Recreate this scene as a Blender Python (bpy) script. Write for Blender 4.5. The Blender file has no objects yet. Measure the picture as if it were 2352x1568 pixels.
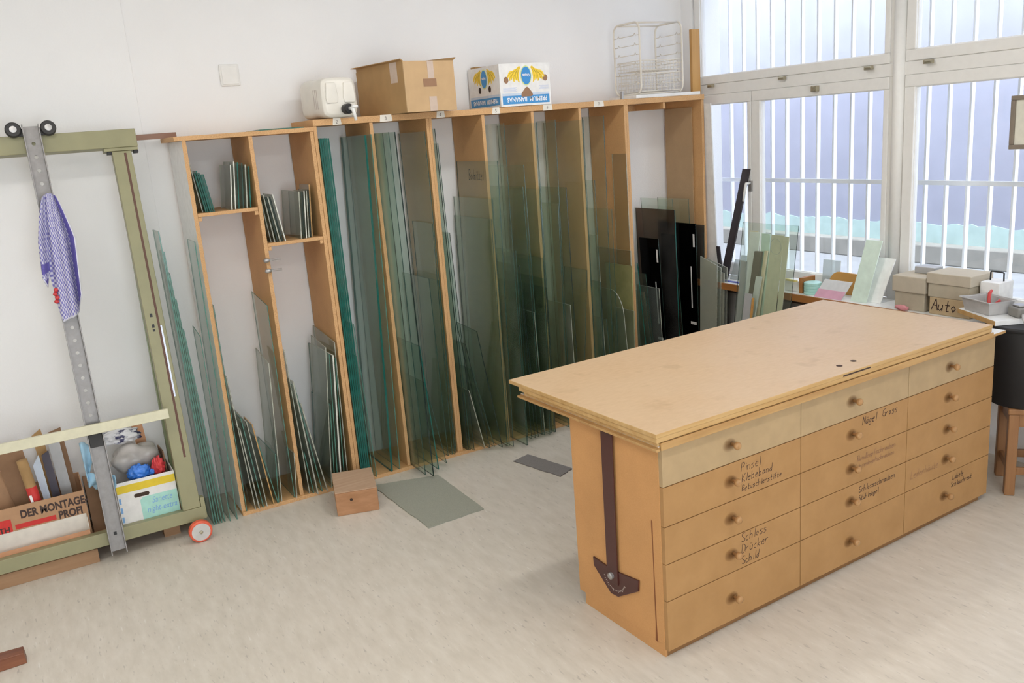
import bpy, math, random
from mathutils import Vector, Matrix, Euler
random.seed(7)
S = bpy.context.scene
COL = S.collection
R = math.radians

# ---------------------------------------------------------------- camera
cd = bpy.data.cameras.new('camera'); cam = bpy.data.objects.new('camera', cd); COL.objects.link(cam)
cam.location = (-0.61505, -4.58329, 1.94624)
cam.rotation_euler = (R(76.06693), R(4.36223), R(-30.60956))
cd.sensor_fit = 'HORIZONTAL'; cd.sensor_width = 36.0
cd.lens = 1983.83 * 36.0 / 2352.0
cd.clip_start = 0.05; cd.clip_end = 200
S.camera = cam

# ---------------------------------------------------------------- world, lights, exposure
w = bpy.data.worlds.new('overcast_sky'); S.world = w; w.use_nodes = True
bg = w.node_tree.nodes['Background']
bg.inputs['Color'].default_value = (0.86, 0.93, 1.0, 1); bg.inputs['Strength'].default_value = 8.5
def area(name, loc, rot, sx, sy, power=0, portal=False, color=(1, 1, 1)):
    d = bpy.data.lights.new(name, 'AREA'); d.shape = 'RECTANGLE'; d.size = sx; d.size_y = sy
    d.energy = power; d.color = color
    if portal: d.cycles.is_portal = True
    o = bpy.data.objects.new(name, d); COL.objects.link(o); o.location = loc; o.rotation_euler = rot
    return o
area('window_portal', (4.02, -1.5, 1.85), (0, R(90), 0), 2.2, 3.8, 1, True)
area('fill_opening_portal', (0.0, -7.12, 1.45), (R(90), 0, 0), 2.0, 2.1, 1, True)  # portal for the added opening behind the camera
S.view_settings.view_transform = 'Standard'; S.view_settings.look = 'None'
S.view_settings.exposure = 0.0; S.view_settings.gamma = 1.0; S.view_settings.use_curve_mapping = False
FILL_LAMP = 30.0  # strength of the added ceiling lamps
S.cycles.transparent_max_bounces = 80
S.cycles.max_bounces = 14; S.cycles.diffuse_bounces = 7; S.cycles.glossy_bounces = 4

# ---------------------------------------------------------------- materials
def new_mat(name):
    m = bpy.data.materials.new(name); m.use_nodes = True
    nt = m.node_tree; nt.nodes.clear()
    out = nt.nodes.new('ShaderNodeOutputMaterial')
    return m, nt, out
def coords(nt, scale=(1, 1, 1), kind='Object'):
    tc = nt.nodes.new('ShaderNodeTexCoord'); mp = nt.nodes.new('ShaderNodeMapping')
    mp.inputs['Scale'].default_value = scale
    nt.links.new(tc.outputs[kind], mp.inputs['Vector'])
    return mp.outputs['Vector']
def noise(nt, vec, scale, detail=3, rough=.55):
    n = nt.nodes.new('ShaderNodeTexNoise'); n.inputs['Scale'].default_value = scale
    n.inputs['Detail'].default_value = detail; n.inputs['Roughness'].default_value = rough
    nt.links.new(vec, n.inputs['Vector']); return n.outputs['Fac']
def ramp(nt, fac, stops):
    r = nt.nodes.new('ShaderNodeValToRGB'); e = r.color_ramp.elements
    while len(e) < len(stops): e.new(.5)
    for k, (p, c) in enumerate(stops):
        e[k].position = p; e[k].color = (c[0], c[1], c[2], 1)
    nt.links.new(fac, r.inputs['Fac']); return r.outputs['Color']
def mixc(nt, fac, a, b, mode='MIX'):
    n = nt.nodes.new('ShaderNodeMix'); n.data_type = 'RGBA'; n.blend_type = mode
    if isinstance(fac, (int, float)): n.inputs[0].default_value = fac
    else: nt.links.new(fac, n.inputs[0])
    for i, c in ((6, a), (7, b)):
        if isinstance(c, tuple): n.inputs[i].default_value = (*c[:3], 1)
        else: nt.links.new(c, n.inputs[i])
    return n.outputs[2]
def principled(nt, out, color, rough=.5, metal=0, spec=.5, bump=None, bstr=.2, bdist=.002):
    p = nt.nodes.new('ShaderNodeBsdfPrincipled')
    if isinstance(color, tuple): p.inputs['Base Color'].default_value = (*color[:3], 1)
    else: nt.links.new(color, p.inputs['Base Color'])
    p.inputs['Roughness'].default_value = rough; p.inputs['Metallic'].default_value = metal
    p.inputs['Specular IOR Level'].default_value = spec
    if bump is not None:
        b = nt.nodes.new('ShaderNodeBump'); b.inputs['Strength'].default_value = bstr; b.inputs['Distance'].default_value = bdist
        nt.links.new(bump, b.inputs['Height']); nt.links.new(b.outputs['Normal'], p.inputs['Normal'])
    nt.links.new(p.outputs['BSDF'], out.inputs['Surface']); return p
MATS = {}
def plain(name, color, rough=.5, metal=0, var=.06, scale=25, bstr=0, spec=.5):
    """one colour with a little grain"""
    m, nt, out = new_mat(name); v = coords(nt)
    f = noise(nt, v, scale, 4)
    lo = tuple(c * (1 - var) for c in color); hi = tuple(min(1, c * (1 + var)) for c in color)
    principled(nt, out, ramp(nt, f, [(.3, lo), (.7, hi)]), rough, metal, spec, f if bstr else None, bstr)
    MATS[name] = m; return m
def chipboard(name, base, dark, light, rough=.6, scale=220):
    m, nt, out = new_mat(name); v = coords(nt)
    f = noise(nt, v, scale, 2, .7); g = noise(nt, v, 6, 3)
    c = ramp(nt, f, [(.30, dark), (.48, base), (.56, base), (.72, light)])
    c = mixc(nt, .35, c, ramp(nt, g, [(.3, tuple(x * .8 for x in base)), (.7, tuple(min(1, x * 1.12) for x in base))]))
    principled(nt, out, c, rough, 0, .3, f, .15)
    MATS[name] = m; return m
def wood(name, base, dark, axis=0, rough=.5, scale=9):
    m, nt, out = new_mat(name); sc = [scale * 3] * 3; sc[axis] = scale * .18
    v = coords(nt, tuple(sc)); f = noise(nt, v, 1.0, 5, .6)
    g = noise(nt, coords(nt), 4, 2)
    c = ramp(nt, f, [(.3, dark), (.65, base)])
    c = mixc(nt, .25, c, ramp(nt, g, [(.3, dark), (.7, base)]))
    principled(nt, out, c, rough, 0, .35, f, .12)
    MATS[name] = m; return m
def glass(name, tint, haze=.03, hazecol=(.75, .8, .78), refl=.75, rib=0, dirt=.04):
    """a thin pane: tinted see-through, a mirror share that grows at grazing angles and a film of dust"""
    m, nt, out = new_mat(name)
    tr = nt.nodes.new('ShaderNodeBsdfTransparent'); tr.inputs['Color'].default_value = (*tint, 1)
    gl = nt.nodes.new('ShaderNodeBsdfGlossy'); gl.inputs['Roughness'].default_value = .03
    gl.inputs['Color'].default_value = (refl, refl, refl, 1)
    lw = nt.nodes.new('ShaderNodeLayerWeight'); lw.inputs['Blend'].default_value = .5
    pw = nt.nodes.new('ShaderNodeMath'); pw.operation = 'POWER'; pw.inputs[1].default_value = 4.0; nt.links.new(lw.outputs['Facing'], pw.inputs[0])
    fr = nt.nodes.new('ShaderNodeMapRange'); fr.inputs['To Min'].default_value = .035; fr.inputs['To Max'].default_value = .7; nt.links.new(pw.outputs[0], fr.inputs['Value'])
    di = nt.nodes.new('ShaderNodeBsdfDiffuse'); di.inputs['Color'].default_value = (*hazecol, 1)
    v = coords(nt); f = noise(nt, v, 5, 5, .65)
    mr = nt.nodes.new('ShaderNodeMapRange'); mr.inputs['From Min'].default_value = .35; mr.inputs['From Max'].default_value = .75
    mr.inputs['To Min'].default_value = haze; mr.inputs['To Max'].default_value = haze + dirt
    nt.links.new(f, mr.inputs['Value'])
    m1 = nt.nodes.new('ShaderNodeMixShader'); m2 = nt.nodes.new('ShaderNodeMixShader')
    nt.links.new(mr.outputs['Result'], m1.inputs[0]); nt.links.new(tr.outputs[0], m1.inputs[1]); nt.links.new(di.outputs[0], m1.inputs[2])
    nt.links.new(fr.outputs[0], m2.inputs[0]); nt.links.new(m1.outputs[0], m2.inputs[1]); nt.links.new(gl.outputs[0], m2.inputs[2])
    if rib:
        wv = nt.nodes.new('ShaderNodeTexWave'); wv.inputs['Scale'].default_value = rib; wv.bands_direction = 'Y'
        nt.links.new(v, wv.inputs['Vector'])
        b = nt.nodes.new('ShaderNodeBump'); b.inputs['Strength'].default_value = .22; b.inputs['Distance'].default_value = .002
        nt.links.new(wv.outputs['Fac'], b.inputs['Height'])
        nt.links.new(b.outputs['Normal'], gl.inputs['Normal']); nt.links.new(b.outputs['Normal'], di.inputs['Normal'])
        gl.inputs['Roughness'].default_value = .2
    nt.links.new(m2.outputs[0], out.inputs['Surface'])
    MATS[name] = m; return m

# walls, floor
m, nt, out = new_mat('plaster_white'); v = coords(nt)
f = noise(nt, v, 130, 3); g = noise(nt, v, 1.2, 3)
principled(nt, out, ramp(nt, g, [(.3, (.835, .83, .825)), (.7, (.87, .868, .865))]), .85, 0, .2, f, .35, .003); MATS['plaster'] = m
m, nt, out = new_mat('linoleum'); v = coords(nt, (24, 6.5, 1)); v2 = coords(nt, (75, 17, 1)); v3 = coords(nt)
f = noise(nt, v, 1, 4, .6); s = noise(nt, v2, 1, 2, .5); g = noise(nt, v3, .9, 3)
c = ramp(nt, f, [(.28, (.56, .505, .42)), (.5, (.63, .572, .485)), (.72, (.695, .64, .555))])
c = mixc(nt, ramp(nt, s, [(.635, (0, 0, 0)), (.73, (.5, .5, .5))]), c, (.25, .22, .19))
c = mixc(nt, ramp(nt, noise(nt, coords(nt, (60, 9, 1)), 1.3, 2), [(.66, (0, 0, 0)), (.76, (.6, .6, .6))]), c, (.80, .77, .72))
c = mixc(nt, .25, c, ramp(nt, g, [(.3, (.52, .50, .44)), (.7, (.66, .62, .55))]))
principled(nt, out, c, .38, 0, .4, f, .05); MATS['lino'] = m
# rack and bench boards
chipboard('chip_edge', (.60, .355, .165), (.38, .20, .085), (.74, .50, .28))
chipboard('chip_face', (.60, .35, .155), (.53, .30, .125), (.66, .405, .195), scale=160)
chipboard('hardboard', (.45, .31, .175), (.41, .275, .15), (.49, .345, .20), scale=240)
chipboard('mdf_end', (.595, .312, .122), (.55, .28, .105), (.635, .345, .145), scale=200)
m, nt, out = new_mat('worktop_board'); v = coords(nt)
g = noise(nt, v, 7.5, 3, .55); f = noise(nt, coords(nt, (22, 60, 1)), 1, 4); h = noise(nt, v, 3.2, 2)
c = ramp(nt, f, [(.3, (.56, .385, .22)), (.7, (.615, .435, .26))])
c = mixc(nt, ramp(nt, g, [(.61, (0, 0, 0)), (.72, (.5, .5, .5))]), c, (.42, .27, .135))
c = mixc(nt, ramp(nt, h, [(.35, (.35, .35, .35)), (.7, (0, 0, 0))]), c, (.63, .47, .30))
principled(nt, out, c, .42, 0, .35, f, .06); MATS['worktop'] = m
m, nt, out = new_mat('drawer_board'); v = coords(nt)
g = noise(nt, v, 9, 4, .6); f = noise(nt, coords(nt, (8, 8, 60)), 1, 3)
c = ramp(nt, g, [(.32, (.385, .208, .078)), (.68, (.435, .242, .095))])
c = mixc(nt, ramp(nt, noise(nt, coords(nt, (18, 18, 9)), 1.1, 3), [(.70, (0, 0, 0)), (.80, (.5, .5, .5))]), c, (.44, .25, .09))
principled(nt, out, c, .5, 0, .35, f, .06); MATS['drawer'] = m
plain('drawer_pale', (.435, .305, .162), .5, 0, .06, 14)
wood('ply_edge', (.62, .41, .185), (.47, .27, .09), 0)
wood('ply_edge_low', (.55, .34, .14), (.38, .20, .07), 0)
wood('plinth_wood', (.30, .155, .06), (.21, .10, .035), 0)
wood('knob_wood', (.50, .29, .13), (.34, .17, .06), 1, .35, 20)
wood('block_wood', (.47, .25, .13), (.33, .16, .07), 0, .7)
wood('block_top', (.52, .36, .24), (.42, .27, .17), 0, .8, 20)
wood('pine', (.56, .32, .11), (.44, .22, .06), 2)
wood('stool_wood', (.34, .17, .07), (.24, .11, .045), 2, .4)
wood('sill_wood', (.40, .17, .05), (.30, .12, .035), 1, .4)
wood('chair_ply', (.58, .32, .10), (.50, .26, .07), 1, .35)
wood('brown_strip', (.30, .17, .12), (.22, .12, .08), 0)
wood('skid_wood', (.42, .26, .15), (.30, .17, .09), 0, .8)
wood('dark_foot', (.30, .12, .06), (.16, .055, .03), 0, .4)
plain('white_laminate', (.80, .80, .78), .35)
plain('rack_white', (.78, .77, .75), .4)
plain('green_paint', (.29, .275, .15), .45, 0, .05, 12)
plain('green_dark_plate', (.25, .29, .16), .45)
plain('cream_paint', (.64, .61, .44), .45)
plain('slot_brown', (.12, .055, .035), .6)
plain('rule_steel', (.45, .47, .55), .3, .4)
plain('aluminium', (.27, .255, .245), .45, .5, .1, 40)
plain('black_rubber', (.028, .026, .025), .55)
plain('black_plastic', (.016, .016, .017), .5)
plain('steel', (.42, .41, .40), .35, .7)
plain('brass_hinge', (.42, .38, .28), .3, .7)
plain('red_tyre', (.72, .12, .06), .5)
plain('hub_grey', (.58, .56, .54), .45)
plain('white_paint', (.80, .79, .76), .4, 0, .02)
plain('cream_gloss', (.74, .69, .60), .3, 0, .02)
plain('bar_white', (.80, .82, .84), .5, 0, .02)
plain('tape', (.74, .70, .62), .6)
plain('ink', (.06, .035, .03), .7)
plain('pencil', (.30, .16, .09), .8)
plain('ink_blue', (.22, .42, .72), .7)
plain('jug_plastic', (.76, .73, .66), .35, 0, .05, 8)
plain('card_brown', (.41, .25, .105), .8, 0, .06, 12)
plain('card_light', (.52, .35, .185), .8, 0, .05, 12)
plain('card_dark', (.27, .155, .085), .85)
plain('card_montage', (.46, .27, .15), .8)
plain('card_orange', (.60, .31, .17), .8)
plain('card_grey', (.44, .385, .29), .85, 0, .05)
plain('card_tan', (.47, .355, .21), .85, 0, .05)
plain('card_grey_lid', (.48, .42, .325), .85, 0, .05)
plain('clear_tape', (.55, .43, .34), .18)
plain('box_white', (.78, .77, .75), .6)
plain('print_blue', (.055, .27, .58), .55)
plain('print_pale', (.55, .63, .74), .55)
plain('print_text_blue', (.52, .58, .74), .6)
plain('banana_yellow', (.86, .60, .04), .5, 0, .12, 60)
plain('banana_line', (.42, .30, .02), .6)
plain('logo_blue', (.04, .25, .58), .5)
plain('logo_rim', (.62, .70, .30), .5)
plain('pure_white', (.85, .85, .85), .5, 0, .01)
plain('hole_brown', (.30, .17, .10), .9)
plain('hole_dark', (.06, .035, .025), .9)
plain('print_red', (.60, .035, .03), .6)
plain('band_yellow', (.74, .55, .03), .5)
plain('mint_print', (.40, .70, .62), .5)
plain('carpet_green', (.32, .325, .265), 1, 0, .16, 350, .6)
plain('carpet_grey', (.21, .195, .185), 1, 0, .25, 420, .6)
plain('bag_blue', (.045, .20, .66), .3, 0, .2, 25)
plain('bag_sky', (.36, .60, .78), .35, 0, .1, 20)
plain('bag_red', (.62, .05, .055), .35, 0, .15, 25)
plain('bag_grey', (.46, .43, .40), .3, 0, .12, 18)
plain('tsquare_brown', (.075, .022, .018), .35)
plain('scale_white', (.62, .55, .50), .6)
plain('stain_brown', (.24, .08, .025), .6)
plain('tub_grey', (.44, .425, .41), .5)
plain('tool_red', (.48, .035, .03), .35)
plain('tool_dark', (.06, .05, .07), .5)
plain('motor_grey', (.20, .19, .17), .45)
plain('bin_black', (.012, .012, .013), .6)
plain('mint_disc', (.42, .70, .64), .3)
plain('frosted', (.72, .77, .76), .4)
plain('mint_strip', (.70, .84, .74), .3)
plain('strip_white', (.88, .89, .87), .35)
plain('strip_beige', (.78, .66, .46), .45)
plain('strip_grey', (.42, .42, .42), .4)
plain('pink_print', (.70, .40, .52), .4)
plain('pink_cloth', (.70, .30, .33), .8)
plain('sample_grey', (.66, .67, .68), .35)
plain('olive_beige', (.68, .64, .48), .35)
plain('blue_strip', (.12, .14, .50), .4)
plain('ruler_yellow', (.72, .60, .22), .5)
plain('dark_bar', (.045, .038, .045), .45)
plain('radiator_grey', (.36, .35, .36), .6)
plain('alley_plaster', (.27, .275, .345), .9, 0, .06, 3)
plain('alley_mint', (.36, .47, .46), .9, 0, .08, 12)
plain('alley_stone', (.25, .24, .22), .95, 0, .12, 6)
plain('alley_paving', (.26, .265, .28), .95, 0, .1, 4)
plain('frame_brown', (.22, .18, .14), .5)
plain('paper', (.70, .68, .58), .7)
plain('fill_lamp_white', (.8, .8, .8), .4)
# hand dirt plus painted knob shadow: a brown film fading towards the rim
m, nt, out = new_mat('smudge_shade'); tc = nt.nodes.new('ShaderNodeTexCoord'); gd = nt.nodes.new('ShaderNodeTexGradient'); gd.gradient_type = 'SPHERICAL'
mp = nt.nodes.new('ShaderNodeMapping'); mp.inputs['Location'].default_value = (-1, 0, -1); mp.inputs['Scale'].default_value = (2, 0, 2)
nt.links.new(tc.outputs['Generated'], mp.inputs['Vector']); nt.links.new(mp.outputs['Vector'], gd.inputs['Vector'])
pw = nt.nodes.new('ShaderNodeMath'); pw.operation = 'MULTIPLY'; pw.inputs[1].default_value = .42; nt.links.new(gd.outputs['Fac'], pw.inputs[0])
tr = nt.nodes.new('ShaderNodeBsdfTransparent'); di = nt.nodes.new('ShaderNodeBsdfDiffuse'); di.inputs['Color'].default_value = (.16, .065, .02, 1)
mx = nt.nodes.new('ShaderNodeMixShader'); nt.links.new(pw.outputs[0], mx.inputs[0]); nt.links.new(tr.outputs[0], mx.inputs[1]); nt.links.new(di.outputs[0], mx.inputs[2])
nt.links.new(mx.outputs[0], out.inputs['Surface']); MATS['smudge_shade'] = m
# check towel: blue-violet and white check with solid bands along the edges, from the cloth's own UVs
m, nt, out = new_mat('check_cloth'); v = coords(nt, (1, 1, 1), 'UV')
ck = nt.nodes.new('ShaderNodeTexChecker'); ck.inputs['Scale'].default_value = 1.0
mp = nt.nodes.new('ShaderNodeMapping'); mp.inputs['Scale'].default_value = (30, 52, 1); nt.links.new(v, mp.inputs['Vector'])
nt.links.new(mp.outputs['Vector'], ck.inputs['Vector'])
ck.inputs['Color1'].default_value = (.20, .19, .46, 1); ck.inputs['Color2'].default_value = (.60, .59, .68, 1)
principled(nt, out, ck.outputs['Color'], .9, 0, .1); MATS['check'] = m
plain('cloth_blue', (.12, .10, .36), .9, 0, .15, 200)
plain('cloth_hem', (.62, .62, .70), .9)
# bag print
m, nt, out = new_mat('striped_bag'); f = noise(nt, coords(nt, (5, 22, 9)), 2.2, 3)
principled(nt, out, ramp(nt, f, [(.40, (.05, .05, .12)), (.46, (.72, .72, .74)), (.7, (.78, .78, .80))]), .35); MATS['striped'] = m
# glass
glass('g_clear', (.918, .956, .922), .018, (.66, .70, .60))
glass('g_old', (.88, .91, .875), .05, (.55, .56, .50), .7, 0, .12)
glass('g_thick', (.86, .945, .915), .01)
glass('g_dark', (.85, .912, .872), .015, (.6, .65, .56))
glass('g_bronze', (.42, .33, .26), .01, refl=.5)
glass('g_smoke', (.42, .40, .36), .03, refl=.5)
glass('g_black', (.02, .02, .02), .006, (.04, .04, .04), .4)
glass('g_ribbed', (.92, .91, .84), .04, (.62, .60, .45), .6, 5)
glass('g_olive', (.66, .64, .36), .42, (.50, .47, .22), .5, 0, .2)
glass('g_mesh', (.66, .70, .67), .12, (.42, .45, .43), .5, 0)
glass('g_pale', (.80, .81, .74), .30, (.70, .70, .60), .5, 5)
glass('g_white', (.85, .88, .84), .12, (.68, .70, .66), .6)
glass('g_window', (.985, .99, .99), .006, refl=.6, dirt=.01)
glass('g_frost', (.78, .82, .82), .35, (.78, .82, .82), .4)
glass('g_plastic', (.82, .80, .78), .22, (.62, .60, .57), .8)
plain('e_clear', (.07, .18, .145), .15, 0, .2, 60)
plain('e_old', (.33, .34, .28), .35, 0, .3, 60)
plain('e_thick', (.012, .105, .085), .12, 0, .15, 40)
plain('e_fine', (.022, .058, .046), .18, 0, .3, 60)
plain('e_dark', (.012, .026, .022), .2, 0, .3, 60)
plain('e_amber', (.46, .27, .10), .3, 0, .2, 60)
plain('e_white', (.58, .59, .52), .35, 0, .15, 50)
plain('e_olive', (.36, .34, .14), .35, 0, .2, 40)

# ---------------------------------------------------------------- mesh helpers
class MB:
    """collects shapes, build() links them as one mesh object"""
    def __init__(s): s.v = []; s.f = []; s.m = []; s.uv = {}
    def add(s, vs, fs, mi=0):
        o = len(s.v); s.v += [tuple(p) for p in vs]
        for f in fs: s.f.append(tuple(o + i for i in f)); s.m.append(mi)
        return s
    def box(s, a, b, mi=0, fn=None):
        (x0, y0, z0), (x1, y1, z1) = a, b
        vs = [(x0,y0,z0),(x1,y0,z0),(x1,y1,z0),(x0,y1,z0),(x0,y0,z1),(x1,y0,z1),(x1,y1,z1),(x0,y1,z1)]
        if fn: vs = [fn(p) for p in vs]
        return s.add(vs, [(0,3,2,1),(4,5,6,7),(0,1,5,4),(1,2,6,5),(2,3,7,6),(3,0,4,7)], mi)
    def hexa(s, vs, mi=0):
        """8 corners in box order"""
        return s.add(vs, [(0,3,2,1),(4,5,6,7),(0,1,5,4),(1,2,6,5),(2,3,7,6),(3,0,4,7)], mi)
    def prism(s, poly, d, place, mi=0):
        """polygon (a,b) thickened by d along the third axis; place(a,b,c)->xyz"""
        n = len(poly); vs = [place(a, b, 0) for a, b in poly] + [place(a, b, d) for a, b in poly]
        fs = [tuple(range(n))[::-1], tuple(range(n, 2 * n))] + [(i, (i + 1) % n, n + (i + 1) % n, n + i) for i in range(n)]
        return s.add(vs, fs, mi)
    def tube(s, pts, r, n=8, mi=0, closed=False):
        pts = [Vector(p) for p in pts]; k = len(pts); rings = []
        up = Vector((0, 0, 1)); prev = None
        for i, p in enumerate(pts):
            if closed: t = (pts[(i + 1) % k] - pts[i - 1]).normalized()
            else: t = (pts[min(i + 1, k - 1)] - pts[max(i - 1, 0)]).normalized()
            if prev is None:
                a = t.cross(up if abs(t.z) < .9 else Vector((1, 0, 0))).normalized()
            else: a = (prev - t * prev.dot(t)).normalized()
            prev = a; b = t.cross(a)
            rr = r[i] if isinstance(r, (list, tuple)) else r
            rings.append([p + (a * math.cos(2*math.pi*j/n) + b * math.sin(2*math.pi*j/n)) * rr for j in range(n)])
        vs = [q for g in rings for q in g]; fs = []
        for i in range(k if closed else k - 1):
            i2 = (i + 1) % k
            for j in range(n): fs.append((i*n+j, i*n+(j+1) % n, i2*n+(j+1) % n, i2*n+j))
        if not closed: fs += [tuple(range(n))[::-1], tuple(range((k-1)*n, k*n))]
        return s.add(vs, fs, mi)
    def lathe(s, prof, place, n=20, mi=0):
        """profile (r, h); place(x,y,h)->xyz with the axis along h"""
        k = len(prof); vs = []
        for r, h in prof:
            for j in range(n): vs.append(place(r*math.cos(2*math.pi*j/n), r*math.sin(2*math.pi*j/n), h))
        fs = [(i*n+j, i*n+(j+1) % n, (i+1)*n+(j+1) % n, (i+1)*n+j) for i in range(k-1) for j in range(n)]
        fs += [tuple(range(n))[::-1], tuple(range((k-1)*n, k*n))]
        return s.add(vs, fs, mi)
    def grid(s, nu, nv, fn, mi=0):
        o = len(s.v)
        for j in range(nv + 1):
            for i in range(nu + 1):
                s.uv[len(s.v)] = (i / nu, j / nv); s.v.append(tuple(fn(i / nu, j / nv)))
        for j in range(nv):
            for i in range(nu):
                a = o + j*(nu+1) + i; s.f.append((a, a+1, a+nu+2, a+nu+1)); s.m.append(mi)
        return s
    def build(s, name, mats, parent=None, bevel=0, smooth=False, solid=0, loc=None, rz=0, segs=2):
        me = bpy.data.meshes.new(name); me.from_pydata(s.v, [], s.f)
        if isinstance(mats, str): mats = [mats]
        for k in mats: me.materials.append(MATS[k])
        me.polygons.foreach_set('material_index', s.m)
        if s.uv:
            l = me.uv_layers.new(name='UVMap')
            for lp in me.loops: l.data[lp.index].uv = s.uv.get(lp.vertex_index, (0, 0))
        if smooth: me.polygons.foreach_set('use_smooth', [True] * len(me.polygons))
        me.update()
        import bmesh
        bm = bmesh.new(); bm.from_mesh(me); bmesh.ops.recalc_face_normals(bm, faces=bm.faces); bm.to_mesh(me); bm.free()
        o = bpy.data.objects.new(name, me); COL.objects.link(o)
        if parent is not None: o.parent = parent
        if loc is not None: o.location = loc
        o.rotation_euler.z = rz
        if solid:
            md = o.modifiers.new('thickness', 'SOLIDIFY'); md.thickness = solid; md.offset = 0
        if bevel:
            md = o.modifiers.new('soft_edges', 'BEVEL'); md.width = bevel; md.segments = segs; md.limit_method = 'ANGLE'; md.angle_limit = R(40)
        return o
def tag(o, label, cat, group=None, kind=None):
    if label: o['label'] = label
    if cat: o['category'] = cat
    if group: o['group'] = group
    if kind: o['kind'] = kind
    return o
def thing(name, label, cat, loc=(0, 0, 0), rz=0, group=None):
    o = bpy.data.objects.new(name, None); COL.objects.link(o); o.empty_display_size = .1
    o.location = loc; o.rotation_euler = (0, 0, rz); return tag(o, label, cat, group)
def struct(o): o['kind'] = 'structure'; return o
def B(name, a, b, mats, parent=None, bevel=0): return MB().box(a, b).build(name, mats, parent, bevel)
def copy_tree(o, parent=None):
    c = o.copy(); COL.objects.link(c); c.parent = parent
    for ch in [x for x in o.children]: copy_tree(ch, c)
    return c
def blob(mb, c, rad, seed, amp=.18, nu=22, nv=14, mi=0, freq=3.0):
    """a crumpled lump"""
    rnd = random.Random(seed); ph = [(rnd.uniform(-1, 1), rnd.uniform(-1, 1), rnd.uniform(-1, 1), rnd.uniform(0, 6.3)) for _ in range(9)]
    def P(u, v):
        th = 2*math.pi*u; p = math.pi*(v*.998+.001)
        d = Vector((math.sin(p)*math.cos(th), math.sin(p)*math.sin(th), math.cos(p)))
        k = 1 + amp*sum(abs(math.sin(freq*(a*d.x+b*d.y+cc*d.z)*2 + f)) - .6 for a, b, cc, f in ph)/3
        return (c[0]+rad[0]*d.x*k, c[1]+rad[1]*d.y*k, c[2]+rad[2]*d.z*k)
    return mb.grid(nu, nv, P, mi)
def text_mesh(txt, size, bold=0.0, sx=1.0, align='LEFT'):
    """letters as flat polygons: verts (x,y), faces"""
    cu = bpy.data.curves.new('lettering', 'FONT'); cu.body = txt; cu.size = size; cu.offset = bold; cu.align_x = align
    cu.resolution_u = 3
    o = bpy.data.objects.new('lettering', cu); COL.objects.link(o)
    bpy.context.view_layer.update()
    me = bpy.data.meshes.new_from_object(o.evaluated_get(bpy.context.evaluated_depsgraph_get()))
    vs = [(p.co.x*sx, p.co.y) for p in me.vertices]; fs = [tuple(p.vertices) for p in me.polygons]
    bpy.data.objects.remove(o); bpy.data.curves.remove(cu); bpy.data.meshes.remove(me)
    return vs, fs
def lettering(name, txt, size, place, mat, parent, bold=0., sx=1., align='LEFT'):
    vs, fs = text_mesh(txt, size, bold, sx, align)
    return MB().add([place(a, b) for a, b in vs], fs).build(name, mat, parent)
# pen writing: strokes of each letter, two characters a point (x digit, y in c b a 0..9 X)
YC = {c: i - 3 for i, c in enumerate('cba0123456789X')}
PEN = {'P': '00 0X 4X 58 46 05', 'K': '00 0X;5X 04 50', 'R': '00 0X 4X 58 46 05 50', 'S': '59 3X 09 07 53 51 30 01',
 'D': '00 0X 3X 57 53 30 00', 'N': '00 0X 50 5X', 'G': '59 3X 08 02 30 51 55 35', 'L': '0X 00 50', 'A': '00 3X 60;14 54',
 'C': '59 3X 08 02 30 51', 'B': '00 0X 4X 57 05 53 40 00', 'i': '25 20;27 28', 'n': '05 00;04 25 44 40', 's': '45 25 04 42 30 00',
 'e': '03 43 45 25 03 10 40', 'l': '2X 20', 'b': '0X 00 30 42 35 04', 'a': '44 25 02 10 42;45 40', 'd': '44 25 02 10 42;4X 40',
 't': '29 20 40;05 45', 'u': '05 01 20 42;45 40', 'c': '45 25 03 10 40', 'h': '0X 00;04 25 44 40', 'r': '05 00;03 25 45',
 'f': '4X 29 20;05 45', 'o': '25 03 20 43 25', 'k': '0X 00;45 02 40', 'ü': '05 01 20 42;45 40;17 18;37 38',
 'ä': '44 25 02 10 42;45 40;17 18;37 38', 'g': '44 25 03 10 42;45 4b 2c 0b', 'p': '0c 05;04 35 43 20 01', ' ': '',
 '2': '08 2X 58 30 00 50', '3': '09 3X 58 36 53 30 01', '4': '3X 03 53;4X 40', '5': '5X 0X 06 36 53 30 00', '6': '4X 05 02 30 53 26 04',
 '7': '0X 5X 20', '-': '15 45', 'm': '05 00;04 25 20;24 45 40'}
def pen(name, lines, size, place, mat, parent, width=.0022, slant=.12, seed=1):
    """lines = [(a, b, text)]: ribbons on a plane, place(a,b)->xyz"""
    rnd = random.Random(seed); mb = MB()
    for a0, b0, txt in lines:
        x = a0
        for ch in txt:
            for st in PEN.get(ch, '').split(';'):
                pts = []
                for tk in st.split():
                    px = int(tk[0])/10*size; py = YC[tk[1]]/10*size
                    pts.append(Vector((x + px*.95 + py*slant + rnd.uniform(-.02, .02)*size, b0 + py + rnd.uniform(-.03, .03)*size)))
                for p, q in zip(pts, pts[1:]):
                    d = (q - p)
                    if d.length < 1e-6: continue
                    d.normalize(); nrm = Vector((-d.y, d.x))*width/2; e = d*width*.3
                    c = [p-e+nrm, p-e-nrm, q+e-nrm, q+e+nrm]
                    mb.add([place(k.x, k.y) for k in c], [(0, 1, 2, 3)])
            x += size*(.62 if ch not in 'il ' else .36)
    return mb.build(name, mat, parent)

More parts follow.
